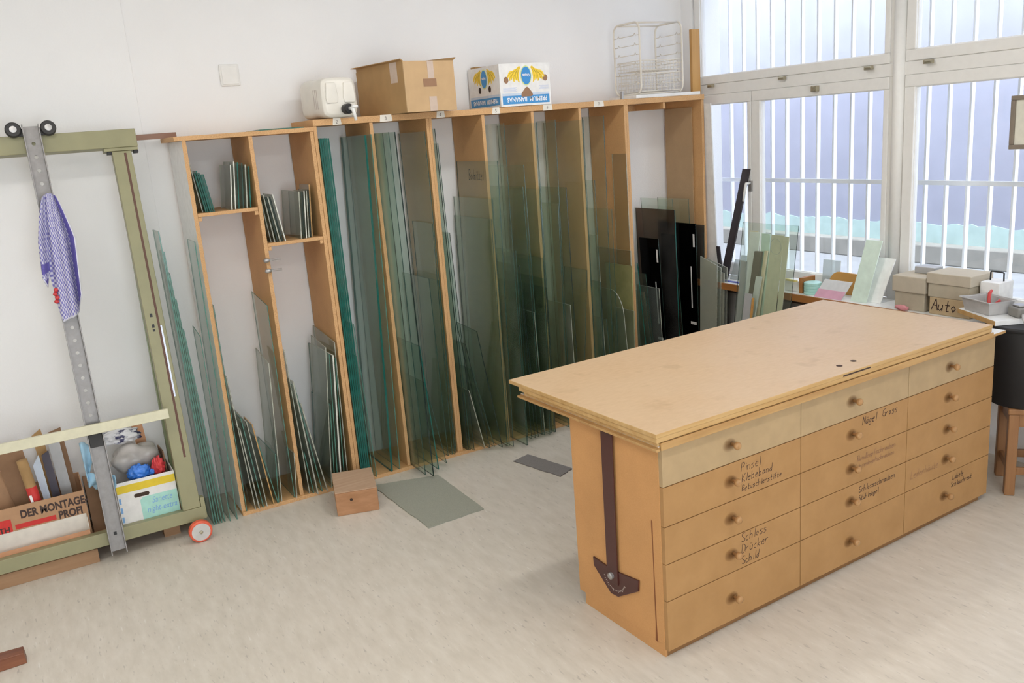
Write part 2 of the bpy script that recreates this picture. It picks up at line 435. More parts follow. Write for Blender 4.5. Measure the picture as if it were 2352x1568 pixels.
# ================================================================ THE ROOM
WY = .40; WX = 3.796
struct(B('floor', (-3.2, -7.2, -.1), (4.1, .5, 0), 'lino'))
struct(B('ceiling', (-3.2, -7.2, 3.1), (4.1, .5, 3.2), 'plaster'))
struct(B('wall_back', (-3.2, WY, 0), (4.0, WY + .12, 3.1), 'plaster'))
wp = struct(B('wall_panel', (-3.05, WY - .012, .02), (.092, WY, 3.1), 'plaster', None, .003))
struct(B('wall_left', (-3.2, -7.2, 0), (-3.05, .52, 3.1), 'plaster'))
# wall behind the camera with an opening added to let in fill light
mb = MB(); mb.box((-3.2, -7.2, 2.5), (4.1, -7.05, 3.1)); mb.box((-3.2, -7.2, 0), (-1.0, -7.05, 2.5)); mb.box((1.0, -7.2, 0), (4.1, -7.05, 2.5)); mb.box((-1.0, -7.2, 0), (1.0, -7.05, .4)); struct(mb.build('wall_front', 'plaster'))
# window wall: parapet, corner pier, lintel, far pier
struct(B('wall_right', (WX + .03, -7.2, 0), (WX + .26, WY, .755), 'plaster')); struct(B('wall_right', (WX + .03, -7.2, 2.93), (WX + .26, WY, 3.1), 'plaster'))
struct(B('wall_right', (WX, .285, .7551), (WX + .26, WY, 2.9299), 'plaster')); struct(B('wall_right', (WX, -7.2, .7551), (WX + .26, -3.4, 2.9299), 'plaster'))
# round column between the two windows
c = MB(); c.lathe([(.036, .76), (.036, 2.93)], lambda x, y, h: (WX + .012 + x, -1.372 + y, h), 24)
struct(c.build('trim_1', 'white_paint', None, 0, True))
def ring(mb, y0, y1, z0, z1, wd, x0, x1, mi=0):
    """a rectangular frame in the window plane, y0 > y1"""
    wl, wr, wb, wt = wd
    mb.box((x0, y1, z0), (x1, y0, z0 + wb), mi); mb.box((x0, y1, z1 - wt), (x1, y0, z1), mi)
    mb.box((x0, y0 - wl, z0 + wb), (x1, y0, z1 - wt), mi); mb.box((x0, y1, z0 + wb), (x1, y1 + wr, z1 - wt), mi)
def window(name, y0, y1, ztop, sashes, parent_label):
    root = bpy.data.objects.new(name, None); COL.objects.link(root); struct(root)
    mb = MB(); ring(mb, y0, y1, .80, ztop, (.035, .03, .03, .04), WX + .01, WX + .085)
    mb.box((WX + .004, y1, 2.0585), (WX + .085, y0, 2.1295))
    mb.build('window_frame', 'white_paint', root, .004)
    for (a, b, z0, z1, wd) in sashes:
        m2 = MB(); ring(m2, a, b, z0, z1, wd, WX, WX + .055); s = m2.build('sash', 'white_paint', root, .005)
        wl, wr, wb, wt = wd
        m4 = MB(); ring(m4, a - wl + .008, b + wr - .008, z0 + wb - .008, z1 - wt + .008, (.012,) * 4, WX + .012, WX + .03); m4.build('glazing_bead', 'white_paint', s, .003)
        m3 = MB().box((WX + .03, b + wr - .005, z0 + wb - .005), (WX + .036, a - wl + .005, z1 - wt + .005)); m3.build('pane', 'g_window', s)
    return root
w1 = window('window_1', .28, -1.338, 2.9, [(.262, -1.312, 2.130, 2.88, (.05, .036, .056, .05)),
    (.262, -.262, .82, 2.058, (.094, .034, .066, .066)), (-.266, -1.312, .82, 2.058, (.074, .034, .066, .066))], '')
w2 = window('window_2', -1.406, -3.1, 2.9, [(-1.412, -2.24, 2.130, 2.88, (.058, .05, .06, .05)), (-2.25, -3.09, 2.130, 2.88, (.05, .05, .06, .05)),
    (-1.412, -2.24, .82, 2.058, (.064, .05, .066, .064)), (-2.25, -3.09, .82, 2.058, (.05, .05, .066, .064))], '')
for (y, z, par) in ((.096, 2.119, w1), (-.547, 2.117, w1), (-1.188, 2.118, w1), (-1.562, 2.116, w2)):
    mb = MB(); mb.box((WX - .026, y - .026, z - .011), (WX - .004, y + .026, z + .011)); mb.tube([(WX - .03, y - .03, z), (WX - .03, y + .012, z)], .009, 10)
    mb.build('sash_latch', 'brass_hinge', par, .003)
mb = MB(); mb.box((WX - .03, -.83, 2.015), (WX - .001, -.785, 2.05)); mb.box((WX - .038, -.822, 2.02), (WX - .03, -.80, 2.046)); mb.build('top_catch', 'brass_hinge', w1, .004)
mb = MB(); mb.box((WX - .012, -.277, 1.40), (WX, -.25, 1.47)); mb.build('handle_plate', 'steel', w1, .003)
mb = MB(); mb.tube([(WX - .01, -.263, 1.455), (WX - .05, -.263, 1.455), (WX - .052, -.258, 1.43), (WX - .05, -.235, 1.335)], [.008, .009, .010, .007], 10); mb.build('handle', 'white_laminate', w1, 0, True)
# sill boards with a brown front edge
for nm, a, b, x_ in (('window_sill', .285, -1.40, 3.565), ('window_sill', -1.402, -2.10, 3.565), ('window_sill', -2.101, -3.3, 3.79)):
    r = bpy.data.objects.new(nm, None); COL.objects.link(r); struct(r)
    B('sill_top', (x_, b, .783), (WX + .01, a, .797), 'white_laminate', r, .002)
    B('sill_edge', (x_ - .012, b, .752), (x_ + .001, a, .797), 'sill_wood', r, .002)
    B('sill_core', (x_ + .001, b, .756), (WX + .03, a, .7825), 'sill_wood', r)
# radiator panel in the shade below the sill
rr = thing('radiator', 'flat grey radiator panel below the window sill', 'radiator')
B('panel', (3.70, -1.25, .12), (3.745, .12, .70), 'radiator_grey', rr, .006)
for y in (-1.0, -.15): B('wall_bracket', (3.745, y - .02, .3), (WX + .0295, y + .02, .34), 'steel', rr)
for y in (-1.1, 0.0): B('foot', (3.71, y - .015, 0), (3.735, y + .015, .12), 'steel', rr)

# outside: barred grille, alley paving, wall opposite
gr = thing('window_grille', 'white steel security grille of upright bars outside the windows', 'grille')
GX = WX + .36
k = 0; y = .56
while y > -3.6:
    B('bar', (GX - .006, y - .006, .62), (GX + .024, y + .006, 3.3), 'bar_white', gr); y -= .1335
B('rail', (GX - .018, -3.6, 1.425), (GX - .006, .6, 1.452), 'bar_white', gr)
B('rail', (GX - .018, -3.6, .64), (GX - .006, .6, .665), 'bar_white', gr)
B('rail', (GX - .018, -3.6, 3.2), (GX - .006, .6, 3.225), 'bar_white', gr)
for yy in (.5, -1.37, -3.5):
    B('mounting_arm', (WX + .262, yy - .01, .64), (GX - .006, yy + .01, .665), 'bar_white', gr)
struct(B('alley_ground', (WX + .26, -6, .40), (9, 9, .50), 'alley_paving'))
struct(B('shading_facade', (WX + .03, .521, 0), (WX + .26, 9, 3.2), 'alley_plaster'))  # unseen; added to keep some sky light off the wall opposite
mb = MB(); mb.box((6.45, -6, .5), (6.9, 9, 6.5)); struct(mb.build('alley_wall', 'alley_plaster'))
rnd = random.Random(3); mb = MB(); pts = [(-6, .67)]; n = 240
top = [(-6 + 15*i/n, .835 + .010*math.sin(i*.5) + rnd.uniform(-.014, .014)) for i in range(n + 1)]
mb.prism([(-6, .665)] + [(9, .665)] + top[::-1], .012, lambda a, b, c: (6.45 - c, a, b)); struct(mb.build('alley_patch', 'alley_mint'))
struct(B('alley_kerb', (6.30, -6, .5), (6.45, 9, .665), 'alley_stone', None, .01))
# unseen ceiling lamps added to brighten the room
for (x, y, wh) in ((-.9, -1.85, 'over the green stand'), (1.7, -1.35, 'over the tall rack'), (-.9, -3.9, 'behind the viewer on the left'), (1.7, -3.9, 'over the front of the workbench')):
    t = thing('fill_lamp', 'added unseen strip lamp on the ceiling ' + wh, 'lamp', (x, y, 3.1), 0, 'added strip lamps on the ceiling')
    B('housing', (-.62, -.09, -.05), (.62, .09, 0), 'fill_lamp_white', t, .005)
    m_ = MATS.get('fill_lamp_glow')
    if not m_:
        m_, nt, out = new_mat('fill_lamp_glow'); e = nt.nodes.new('ShaderNodeEmission'); e.inputs['Strength'].default_value = FILL_LAMP; e.inputs['Color'].default_value = (1, .97, .93, 1)
        nt.links.new(e.outputs[0], out.inputs['Surface']); MATS['fill_lamp_glow'] = m_
    B('diffuser', (-.60, -.075, -.062), (.60, .075, -.0505), 'fill_lamp_glow', t)
# blank socket cover on the wall
t = thing('wall_cover_plate', 'square white blank cover plate on the wall above the rack', 'cover plate')
B('plate', (.527, WY - .012, 2.278), (.633, WY, 2.392), 'white_paint', t, .006)
B('inner_lid', (.537, WY - .016, 2.288), (.623, WY - .0121, 2.382), 'white_paint', t, .003)

# ================================================================ GLASS RACKS
BK = .385                                            # back of the racks
def board(name, a, b, parent, face='chip_face', edge='chip_edge', bevel=.0015):
    """a board whose front (-y) edge and ends show the chipboard core"""
    mb = MB().box(a, b); mb.m = [0, 0, 1, 0, 0, 0]
    return mb.build(name, [face, edge], parent, bevel)
lr = thing('low_glass_rack', 'chipboard glass rack with two bays, white left side and small shelves', 'rack')
HL = 2.026
mb = MB().box((.205, 0, .022), (.226, BK, HL - .022)); mb.m = [0, 0, 1, 0, 0, 2]; mb.build('side_panel', ['chip_face', 'chip_edge', 'rack_white'], lr, .0015)
board('divider', (.532, .002, .022), (.553, BK, HL - .022), lr)
board('side_panel', (.857, .002, .022), (.877, BK, HL - .022), lr)
mb = MB().box((.17, -.004, HL - .022), (.877, BK, HL)); mb.m = [0, 0, 1, 0, 0, 1]; mb.build('top_board', ['chip_face', 'chip_edge'], lr, .0015)
board('base_board', (.205, -.012, 0), (.877, BK, .022), lr)
board('shelf', (.227, .004, 1.626), (.531, BK - .02, 1.644), lr)
board('shelf', (.554, .004, 1.432), (.856, BK - .02, 1.450), lr)
for (x0, x1, z) in ((.227, .245, 1.605), (.512, .531, 1.605), (.554, .572, 1.411), (.838, .856, 1.411)):
    board('shelf_cleat', (x0, .006, z), (x1, BK - .03, z + .0205), lr)
br = thing('tall_glass_rack', 'long chipboard glass rack with seven tall bays and numbered tape', 'rack')
HR = 2.064
def div(x0, x1): board('divider', (x0, 0, .022), (x1, BK, HR - .034), br)
for a in ((.878, .897), (1.195, 1.215), (1.535, 1.553), (1.5535, 1.571), (1.894, 1.914), (2.235, 2.255), (2.585, 2.605), (2.94, 2.957), (2.9575, 2.975)): div(*a)
board('side_panel', (3.603, 0, .022), (3.624, BK, HR - .034), br)
board('top_board', (.878, -.005, HR - .034), (2.9575, BK, HR), br); board('top_board', (2.958, -.005, HR - .034), (3.626, BK, HR), br)
board('base_board', (.878, -.014, 0), (3.624, BK, .0215), br)
board('hanging_cleat', (3.27, .004, HR - .075), (3.288, .30, HR - .0345), br)
board('back_rail', (2.976, BK - .02, HR - .075), (3.602, BK, HR - .0345), br)
# numbered strips of tape on the front edge of the top board
for x0, x1, num in ((.985, 1.035, '2'), (1.255, 1.33, '3'), (1.60, 1.655, '4'), (1.965, 2.02, '5'), (2.32, 2.39, '6'), (2.70, 2.78, '7')):
    tp = MB().prism([(x0, HR - .036), (x1, HR - .034), (x1 - .004, HR + .001), (x0 + .006, HR + .001)], .0012, lambda a, b, c: (a, -.0052 - c, b)).build('tape_label', 'tape', br)
    B('tape_fold', (x0 + .006, -.006, HR + .0003), (x1 - .004, .035, HR + .0013), 'tape', tp)
    pen('number', [((x0 + x1) / 2 - .006, HR - .026, num)], .016, lambda a, b: (a, -.0068, b), 'ink', tp, .002, .05, 5)

# ---------------------------------------------------------------- glass sheets standing in the bays
ORD = ['', 'first', 'second', 'third', 'fourth', 'fifth', 'sixth', 'seventh', 'eighth', 'ninth']
RANK = ['tallest', 'second tallest', 'third tallest', 'fourth tallest', 'fifth tallest', 'sixth tallest', 'seventh tallest', 'eighth tallest', 'ninth tallest', 'tenth tallest', 'eleventh tallest', 'twelfth tallest', 'thirteenth tallest', 'fourteenth tallest']
KIND = {'clear': ('g_clear', 'e_clear', 'clear'), 'old': ('g_old', 'e_old', 'dusty'), 'thick': ('g_thick', 'e_thick', 'thick green-edged'),
    'dark': ('g_dark', 'e_dark', 'dark-edged'), 'amber': ('g_old', 'e_amber', 'amber-edged'), 'white': ('g_white', 'e_white', 'pale-edged'),
    'olive': ('g_olive', 'e_olive', 'olive yellow'), 'ribbed': ('g_ribbed', 'e_old', 'yellowish ribbed'), 'mesh': ('g_mesh', 'e_old', 'grey wired'),
    'black': ('g_black', 'e_dark', 'black'), 'bronze': ('g_bronze', 'e_thick', 'bronze tinted'), 'round': ('g_clear', 'e_old', 'round-cornered'), 'pale': ('g_pale', 'e_old', 'pale ribbed'), 'smoke': ('g_smoke', 'e_dark', 'smoke grey')}
# bay, x at the foot, x at the top, height, front y, back y, thickness mm, kind, slant of the top edge
SHEETS = [
    (0, 0.05, 0.0262, 1.58, -0.02, 0.155, 6, 'clear', 0),
    (0, 0.062, 0.0349, 1.479, -0.02, 0.11, 6, 'clear', 0),
    (0, 0.076, 0.0437, 1.363, -0.02, 0.17, 5, 'clear', 0.05),
    (0, 0.09, 0.053, 1.235, -0.02, 0.11, 5, 'clear', 0),
    (0, 0.106, 0.0639, 1.077, -0.02, 0.11, 5, 'clear', 0),
    (0, 0.132, 0.136, 1.029, -0.03, 0.14, 4, 'clear', 0.03),
    (0, 0.169, 0.185, 1.511, -0.03, 0.165, 5, 'clear', 0),
    (1, 0.2292, 0.2292, 1.153, -0.01, 0.36, 4, 'clear', 0),
    (1, 0.275, 0.2349, 0.768, -0.02, 0.14, 5, 'old', 0),
    (1, 0.294, 0.2571, 0.472, -0.03, 0.36, 6, 'old', 0),
    (1, 0.318, 0.273, 0.531, -0.02, 0.36, 5, 'clear', 0),
    (1, 0.339, 0.299, 0.502, -0.02, 0.36, 5, 'old', 0),
    (1, 0.375, 0.324, 0.483, -0.03, 0.15, 6, 'amber', 0),
    (1, 0.4, 0.3406, 0.389, -0.02, 0.36, 5, 'clear', 0),
    (1, 0.406, 0.426, 0.282, -0.01, 0.36, 5, 'clear', 0),
    (1, 0.424, 0.464, 0.793, -0.01, 0.245, 5, 'old', 0.04),
    (1, 0.498, 0.501, 1.105, -0.005, 0.295, 4, 'clear', 0.04),
    (1, 0.506, 0.5263, 0.262, -0.02, 0.14, 5, 'old', 0),
    (2, 0.584, 0.5567, 0.848, -0.01, 0.36, 5, 'old', 0),
    (2, 0.605, 0.5821, 0.251, -0.02, 0.36, 5, 'clear', 0),
    (2, 0.62, 0.5695, 0.675, -0.05, 0.14, 7, 'old', 0),
    (2, 0.652, 0.5793, 0.64, -0.03, 0.36, 5, 'clear', 0),
    (2, 0.679, 0.5975, 0.539, -0.04, 0.36, 6, 'old', 0),
    (2, 0.714, 0.786, 0.818, -0.01, 0.245, 5, 'old', 0.03),
    (2, 0.73, 0.765, 0.491, -0.02, 0.315, 5, 'clear', 0),
    (2, 0.752, 0.801, 0.777, -0.01, 0.36, 5, 'clear', 0),
    (2, 0.769, 0.819, 0.768, -0.02, 0.36, 9, 'white', 0),
    (2, 0.793, 0.8322, 0.748, -0.01, 0.36, 5, 'clear', 0),
    (2, 0.817, 0.841, 0.837, -0.005, 0.36, 5, 'old', 0.04),
    (3, 0.9037, 0.9037, 1.944, -0.01, 0.36, 9, 'thick', 0),
    (3, 0.9139, 0.9139, 1.943, -0.014, 0.36, 9, 'thick', 0),
    (3, 0.9241, 0.9241, 1.943, -0.018, 0.36, 9, 'thick', 0),
    (3, 0.9343, 0.9343, 1.942, -0.022, 0.36, 9, 'thick', 0),
    (3, 0.9445, 0.9445, 1.941, -0.026, 0.36, 9, 'thick', 0),
    (3, 0.965, 0.9522, 0.736, -0.02, 0.36, 4, 'clear', 0),
    (3, 0.981, 0.9522, 0.926, -0.04, 0.36, 4, 'clear', 0),
    (3, 1.084, 1.156, 1.941, -0.02, 0.36, 12, 'thick', 0),
    (3, 1.135, 1.1893, 1.945, -0.02, 0.36, 5, 'clear', 0),
    (4, 1.2192, 1.2192, 1.948, -0.2, 0.36, 4, 'clear', 0),
    (4, 1.2249, 1.2249, 1.947, -0.1, 0.36, 5, 'dark', 0),
    (4, 1.248, 1.2321, 1.946, -0.25, 0.36, 7, 'dark', 0),
    (4, 1.315, 1.274, 0.761, -0.18, 0.36, 7, 'thick', 0),
    (4, 1.397, 1.311, 0.523, -0.12, 0.36, 4, 'clear', 0),
    (4, 1.458, 1.447, 1.105, -0.02, 0.36, 4, 'clear', 0),
    (4, 1.486, 1.504, 1.421, -0.02, 0.26, 4, 'clear', 0),
    (4, 1.499, 1.505, 1.087, -0.03, 0.36, 4, 'clear', 0),
    (4, 1.52, 1.518, 1.938, -0.005, 0.36, 4, 'clear', 0),
    (5, 1.597, 1.5757, 1.949, -0.02, 0.36, 5, 'dark', 0),
    (5, 1.607, 1.5823, 1.867, -0.03, 0.36, 4, 'clear', 0),
    (5, 1.624, 1.5942, 1.357, -0.05, 0.36, 4, 'dark', 0),
    (5, 1.695, 1.6211, 0.39, -0.06, 0.36, 5, 'old', 0),
    (5, 1.72, 1.6146, 0.689, -0.08, 0.36, 5, 'dark', 0),
    (5, 1.752, 1.6458, 0.522, -0.08, 0.36, 4, 'clear', 0),
    (5, 1.785, 1.678, 0.762, -0.12, 0.14, 5, 'dark', 0.02),
    (5, 1.8198, 1.8392, 1.411, -0.12, 0.36, 4, 'clear', 0),
    (5, 1.825, 1.846, 1.528, -0.14, 0.36, 4, 'clear', 0),
    (5, 1.842, 1.8883, 1.742, -0.16, 0.36, 5, 'clear', 0),
    (6, 1.9182, 1.926, 1.949, -0.2, 0.14, 4, 'clear', 0),
    (6, 1.924, 1.942, 1.216, -0.2, 0.36, 4, 'clear', 0),
    (6, 2.001, 1.993, 1.006, -0.12, 0.36, 4, 'dark', 0),
    (6, 2.028, 2.009, 0.895, -0.12, 0.36, 4, 'dark', 0),
    (6, 2.052, 2.0051, 1.111, -0.12, 0.36, 4, 'dark', 0),
    (6, 2.093, 2.082, 1.574, -0.1, 0.36, 4, 'clear', 0),
    (6, 2.0982, 2.0863, 1.702, -0.12, 0.36, 4, 'clear', 0),
    (6, 2.115, 2.0978, 0.802, -0.1, 0.36, 4, 'old', 0),
    (6, 2.133, 2.188, 1.55, -0.13, 0.26, 4, 'clear', 0),
    (6, 2.153, 2.1799, 1.133, -0.12, 0.36, 4, 'dark', 0),
    (6, 2.174, 2.182, 1.004, -0.12, 0.36, 4, 'dark', 0),
    (6, 2.1828, 2.1896, 0.946, -0.12, 0.36, 4, 'dark', 0),
    (6, 2.188, 2.202, 1.939, -0.11, 0.36, 4, 'clear', 0),
    (7, 2.3, 2.326, 1.449, -0.1, 0.14, 5, 'clear', 0),
    (7, 2.342, 2.368, 1.947, -0.06, 0.16, 4, 'clear', 0),
    (7, 2.375, 2.37, 0.803, -0.1, 0.36, 4, 'old', 0),
    (7, 2.411, 2.404, 1.538, -0.08, 0.36, 5, 'dark', 0),
    (7, 2.445, 2.54, 0.998, -0.06, 0.2, 4, 'clear', 0),
    (7, 2.545, 2.553, 1.935, -0.09, 0.36, 4, 'clear', 0),
    (8, 2.6092, 2.6092, 1.562, -0.1, 0.14, 4, 'clear', 0),
    (8, 2.6149, 2.6149, 0.913, -0.1, 0.36, 5, 'dark', 0),
    (8, 2.642, 2.622, 1.214, -0.08, 0.36, 4, 'old', 0),
    (8, 2.687, 2.646, 0.661, -0.1, 0.14, 5, 'clear', 0),
    (8, 2.695, 2.717, 1.951, -0.08, 0.15, 5, 'clear', 0),
    (8, 2.757, 2.761, 1.363, -0.06, 0.36, 4, 'clear', 0),
    (8, 2.817, 2.7651, 0.83, -0.12, 0.14, 5, 'round', 0),
    (8, 2.868, 2.894, 0.669, -0.08, 0.14, 4, 'old', 0),
    (8, 2.902, 2.913, 0.968, -0.05, 0.24, 6, 'olive', 0),
    (8, 2.919, 2.925, 1.067, -0.03, 0.36, 5, 'ribbed', 0),
    (8, 2.9343, 2.9343, 1.701, -0.01, 0.14, 5, 'ribbed', 0),
    (9, 3.058, 2.982, 0.976, -0.02, 0.36, 6, 'thick', 0),
    (9, 3.091, 3.0035, 0.78, -0.06, 0.14, 4, 'clear', 0),
    (9, 3.116, 3.033, 0.897, -0.04, 0.14, 4, 'clear', 0),
    (9, 3.1217, 3.095, 0.794, -0.1, 0.14, 5, 'mesh', 0),
    (9, 3.239, 3.186, 1.109, 0.0, 0.205, 5, 'black', 0),
    (9, 3.296, 3.288, 1.298, -0.06, 0.36, 6, 'bronze', 0),
    (9, 3.422, 3.337, 1.363, 0.02, 0.36, 4, 'clear', 0),
    (9, 3.495, 3.489, 1.179, -0.04, 0.36, 6, 'black', 0),
    (9, 3.525, 3.4909, 1.349, 0.03, 0.36, 4, 'clear', 0),
]
def sheet_mesh(xb, xt, h, y0, y1, t, kind, slant, z0):
    """a leaning sheet: outline in (y, s) with s up the slope, thickness across"""
    hb = h + slant
    if kind == 'round':
        poly = [(y0, 0), (y1, 0), (y1, hb)] + [(y0 + .12 - .12*math.cos(a), h - .16 + .16*math.sin(a)) for a in [R(90) - R(90)*i/7 for i in range(8)]]
    else: poly = [(y0, 0), (y1, 0), (y1, hb), (y0, h)]
    k = (xt - xb) / h; n = len(poly); mb = MB()
    P = lambda y, s, d: (xb + k*s + d, y, z0 + s)
    vs = [P(y, s, -t/2) for y, s in poly] + [P(y, s, t/2) for y, s in poly]
    mb.add(vs, [tuple(range(n)), tuple(range(n, 2*n))[::-1]], 0)
    mb.add(vs, [(i, (i + 1) % n, n + (i + 1) % n, n + i) for i in range(n)], 1)
    return mb
for bay in range(10):
    ps = [p for p in SHEETS if p[0] == bay]; order = sorted(ps, key=lambda p: -(p[3] + p[8]))
    for p in ps:
        _, xb, xt, h, y0, y1, t, kind, slant = p
        z0 = .0005 if bay == 0 else .0225          # bay sheets stand on the base board
        g, e, word = KIND[kind]
        if bay >= 4 and e == 'e_clear': e = 'e_fine'
        o = sheet_mesh(xb, xt, h, y0, y1, t/1000, kind, slant, z0).build('glass_sheet', [g, e])
        rank = RANK[order.index(p)]
        k_ = (xt - xb)/h; side = lambda y, z, d=.0012: (xb + k_*(z - z0) - t/2000 - d, y, z)
        if bay == 5 and h > 1.7 and xt > 1.8: pen('marker_writing', [(0, 0, 'Bodmittel')], .060, lambda a, b: side(.20 - a*.62, 1.655 + b), 'e_dark', o, .004, .1, 4)
        if kind == 'black':
            for ya, yb, za, zb in ((y0 + .012, y0 + .03, h - .14, h - .05), (y0 + .05, y0 + .062, h - .58, h - .28), (y0 + .015, y0 + .075, h - .70, h - .68)):
                MB().add([side(ya, za), side(yb, za), side(yb, zb), side(ya, zb)], [(0, 1, 2, 3)]).build('white_tape', 'box_white', o)
        if bay == 0: lab = f'{word} glass sheet between green stand and white rack side, {rank} there'
        else:
            ln = 'leaning left' if xt < xb - .004 else 'leaning right' if xt > xb + .004 else 'standing upright'
            lab = f'{word} glass sheet {ln} in {ORD[bay]} rack bay from left, {rank} there'
        tag(o, lab, 'glass sheet', 'glass sheets in the racks')
# small panes on the two shelves
def shelf_panes(z, spec, where):
    for i, (xb, xt, h, y0, y1, t, kind) in enumerate(spec):
        g, e, word = KIND[kind]
        if bay >= 4 and e == 'e_clear': e = 'e_fine'
        o = sheet_mesh(xb, xt, h, y0, y1, t, kind, 0, z + .0005).build('small_glass_pane', [g, e])
        ln = 'leaning left' if xt < xb else 'leaning right'
        tag(o, f'small {word} glass pane {ln} on the {where}, number {i + 1} from left'.replace('number 1 ', 'first ').replace('number 2 ', 'second ').replace('number 3 ', 'third ').replace('number 4 ', 'fourth ').replace('number 5 ', 'fifth ').replace('number 6 ', 'sixth ').replace('number 7 ', 'seventh ').replace('number 8 ', 'eighth ').replace('number 9 ', 'ninth ').replace('number 10 ', 'tenth ').replace('number 11 ', 'eleventh ').replace('number 12 ', 'twelfth '), 'glass pane', 'small panes on the rack shelves')
shelf_panes(1.644, [(.262, .230, .30, .05, .25, .005, 'old'), (.275, .2485, .20, .03, .22, .007, 'thick'), (.284, .258, .21, .03, .22, .006, 'thick'), (.2935, .267, .20, .02, .2, .007, 'thick'), (.303, .2765, .19, .02, .2, .006, 'thick'), (.313, .2865, .19, .02, .2, .006, 'thick'),
    (.402, .428, .225, .02, .26, .006, 'white'), (.420, .446, .24, .02, .24, .006, 'white'), (.440, .466, .235, .03, .2, .006, 'thick'), (.460, .486, .23, .02, .2, .006, 'clear'), (.480, .502, .22, .02, .2, .007, 'old'), (.498, .518, .21, .02, .2, .006, 'thick')], 'upper left rack shelf')
shelf_panes(1.450, [(.588, .559, .28, .06, .24, .005, 'old'), (.600, .574, .25, .03, .22, .006, 'old'), (.613, .583, .24, .02, .22, .007, 'dark'), (.626, .593, .24, .02, .2, .006, 'old'), (.638, .603, .24, .02, .2, .007, 'dark'), (.652, .618, .25, .01, .2, .006, 'white'),
    (.742, .762, .25, .02, .34, .006, 'old'), (.756, .777, .245, .02, .26, .006, 'dark'), (.770, .790, .25, .02, .2, .006, 'white'), (.784, .803, .25, .02, .2, .006, 'old'), (.798, .816, .255, .03, .2, .006, 'dark'), (.812, .832, .28, .05, .22, .007, 'amber')], 'lower right rack shelf')
o = MB().box((.60, .02, HL + .0005), (.835, .30, HL + .0065)); o.m = [0, 0, 1, 1, 1, 1]
tag(o.build('flat_glass_pane', ['g_clear', 'e_clear']), 'small glass pane lying flat on top of the low rack', 'glass pane')
# hardboard sheet standing inside the last bay, ribbed offcuts and smoke sheet
tag(MB().hexa([(3.585, .09, .0225), (3.592, .09, .0225), (3.592, .37, .0225), (3.585, .37, .0225), (3.592, .09, 1.985), (3.5985, .09, 1.985), (3.5985, .37, 1.985), (3.592, .37, 1.985)]).build('hardboard_sheet', 'hardboard'), 'brown hardboard sheet standing against the right end of the tall rack', 'board')
tag(sheet_mesh(3.535, 3.575, 1.16, -.03, .08, .006, 'smoke', 0, .0225).build('glass_sheet', ['g_smoke', 'e_dark']), 'smoke grey glass sheet at the right end of the last rack bay', 'glass sheet', 'glass sheets in the racks')
# sheets leaning on the outside of the right end panel
tag(MB().hexa([(3.690, -.06, .0005), (3.700, -.06, .0005), (3.700, .10, .0005), (3.690, .10, .0005), (3.627, -.06, 2.0), (3.637, -.06, 2.0), (3.637, .10, 2.0), (3.627, .10, 2.0)]).build('white_board', 'white_laminate', None, .001), 'tall thin white board leaning on the right end of the tall rack', 'board')
for i, (x, h, k) in enumerate(((3.500, .92, 'pale'), (3.524, .90, 'white'), (3.542, .86, 'pale'), (3.556, .90, 'white'))):
    g, e, word = KIND[k]
    tag(sheet_mesh(x, x + .03, h, -.20 - .012*i, -.035, .007, k, .05, .0005).build('ribbed_offcut', [g, 'e_old']), f'{word} glass offcut in front of the right rack end, {ORD[i + 1]} from left', 'glass sheet', 'ribbed offcuts by the rack end')
tag(MB().hexa([(3.672, -.20, .0005), (3.684, -.20, .0005), (3.684, -.17, .0005), (3.672, -.17, .0005), (3.632, -.112, 1.03), (3.644, -.112, 1.03), (3.644, -.082, 1.03), (3.632, -.082, 1.03)]).build('black_profile', 'dark_bar', None, .001), 'thin black metal profile leaning beside the right end of the rack', 'profile')
# two spring clips on the divider of the low rack
for i, z in enumerate((1.365, 1.309)):
    t = thing('spring_clip', f'shiny metal spring clip on the low rack divider, the {"upper" if i == 0 else "lower"} of two', 'clip', (.543, -.002, z), 0, 'clips on the rack divider')
    MB().lathe([(.003, -.035), (.010, -.03), (.013, -.02), (.010, -.008), (.006, .002)], lambda x, y, h: (h + .006, y - .012, x), 14).build('clip_head', 'steel', t, 0, True)
    mb = MB(); mb.box((-.004, -.018, .003), (.062, -.006, .0055)); mb.box((-.004, -.018, -.0055), (.062, -.006, -.003)); mb.build('clip_jaw', 'steel', t, .001)
    B('clip_spring', (-.006, -.016, -.003), (.012, .0015, .003), 'steel', t)

# ---------------------------------------------------------------- on top of the racks
# plastic canister lying with its tap to the front
t = thing('plastic_canister', 'cloudy white plastic canister with black cap and tap on the rack', 'canister', (1.02, .075, HR + .0005), R(6))
def can(u, v):
    a = 2*math.pi*u; n = 5.0
    c, s = math.cos(a), math.sin(a); x = math.copysign(abs(c)**(2/n), c); z = math.copysign(abs(s)**(2/n), s)
    prof = [(0, .0), (0.0, .55), (.02, .84), (.06, .97), (.16, 1), (.5, 1), (.84, 1), (.94, .97), (.98, .84), (1, .55), (1, 0)]
    k = v*(len(prof)-1); i = min(int(k), len(prof)-2); f = k - i
    d = prof[i][0]*(1-f) + prof[i+1][0]*f; r = prof[i][1]*(1-f) + prof[i+1][1]*f
    dent = 1 - .05*math.exp(-((d-.5)/.12)**2)*abs(z)
    return (.103*x*r*dent, -.12 + .30*d, .105 + .104*z*r*dent)
mb = MB(); mb.grid(40, 40, can); mb.build('body', 'jug_plastic', t, 0, True)
for sx in (-.05, .05):
    mb = MB(); mb.prism([(sx - .03, .075), (sx + .03, .075), (sx + .036, .10), (sx + .026, .18), (sx - .026, .18), (sx - .036, .10)], .010, lambda a, b, c: (a, -.116 - c, b)); mb.build('moulded_panel', 'jug_plastic', t, .008, True, segs=3)
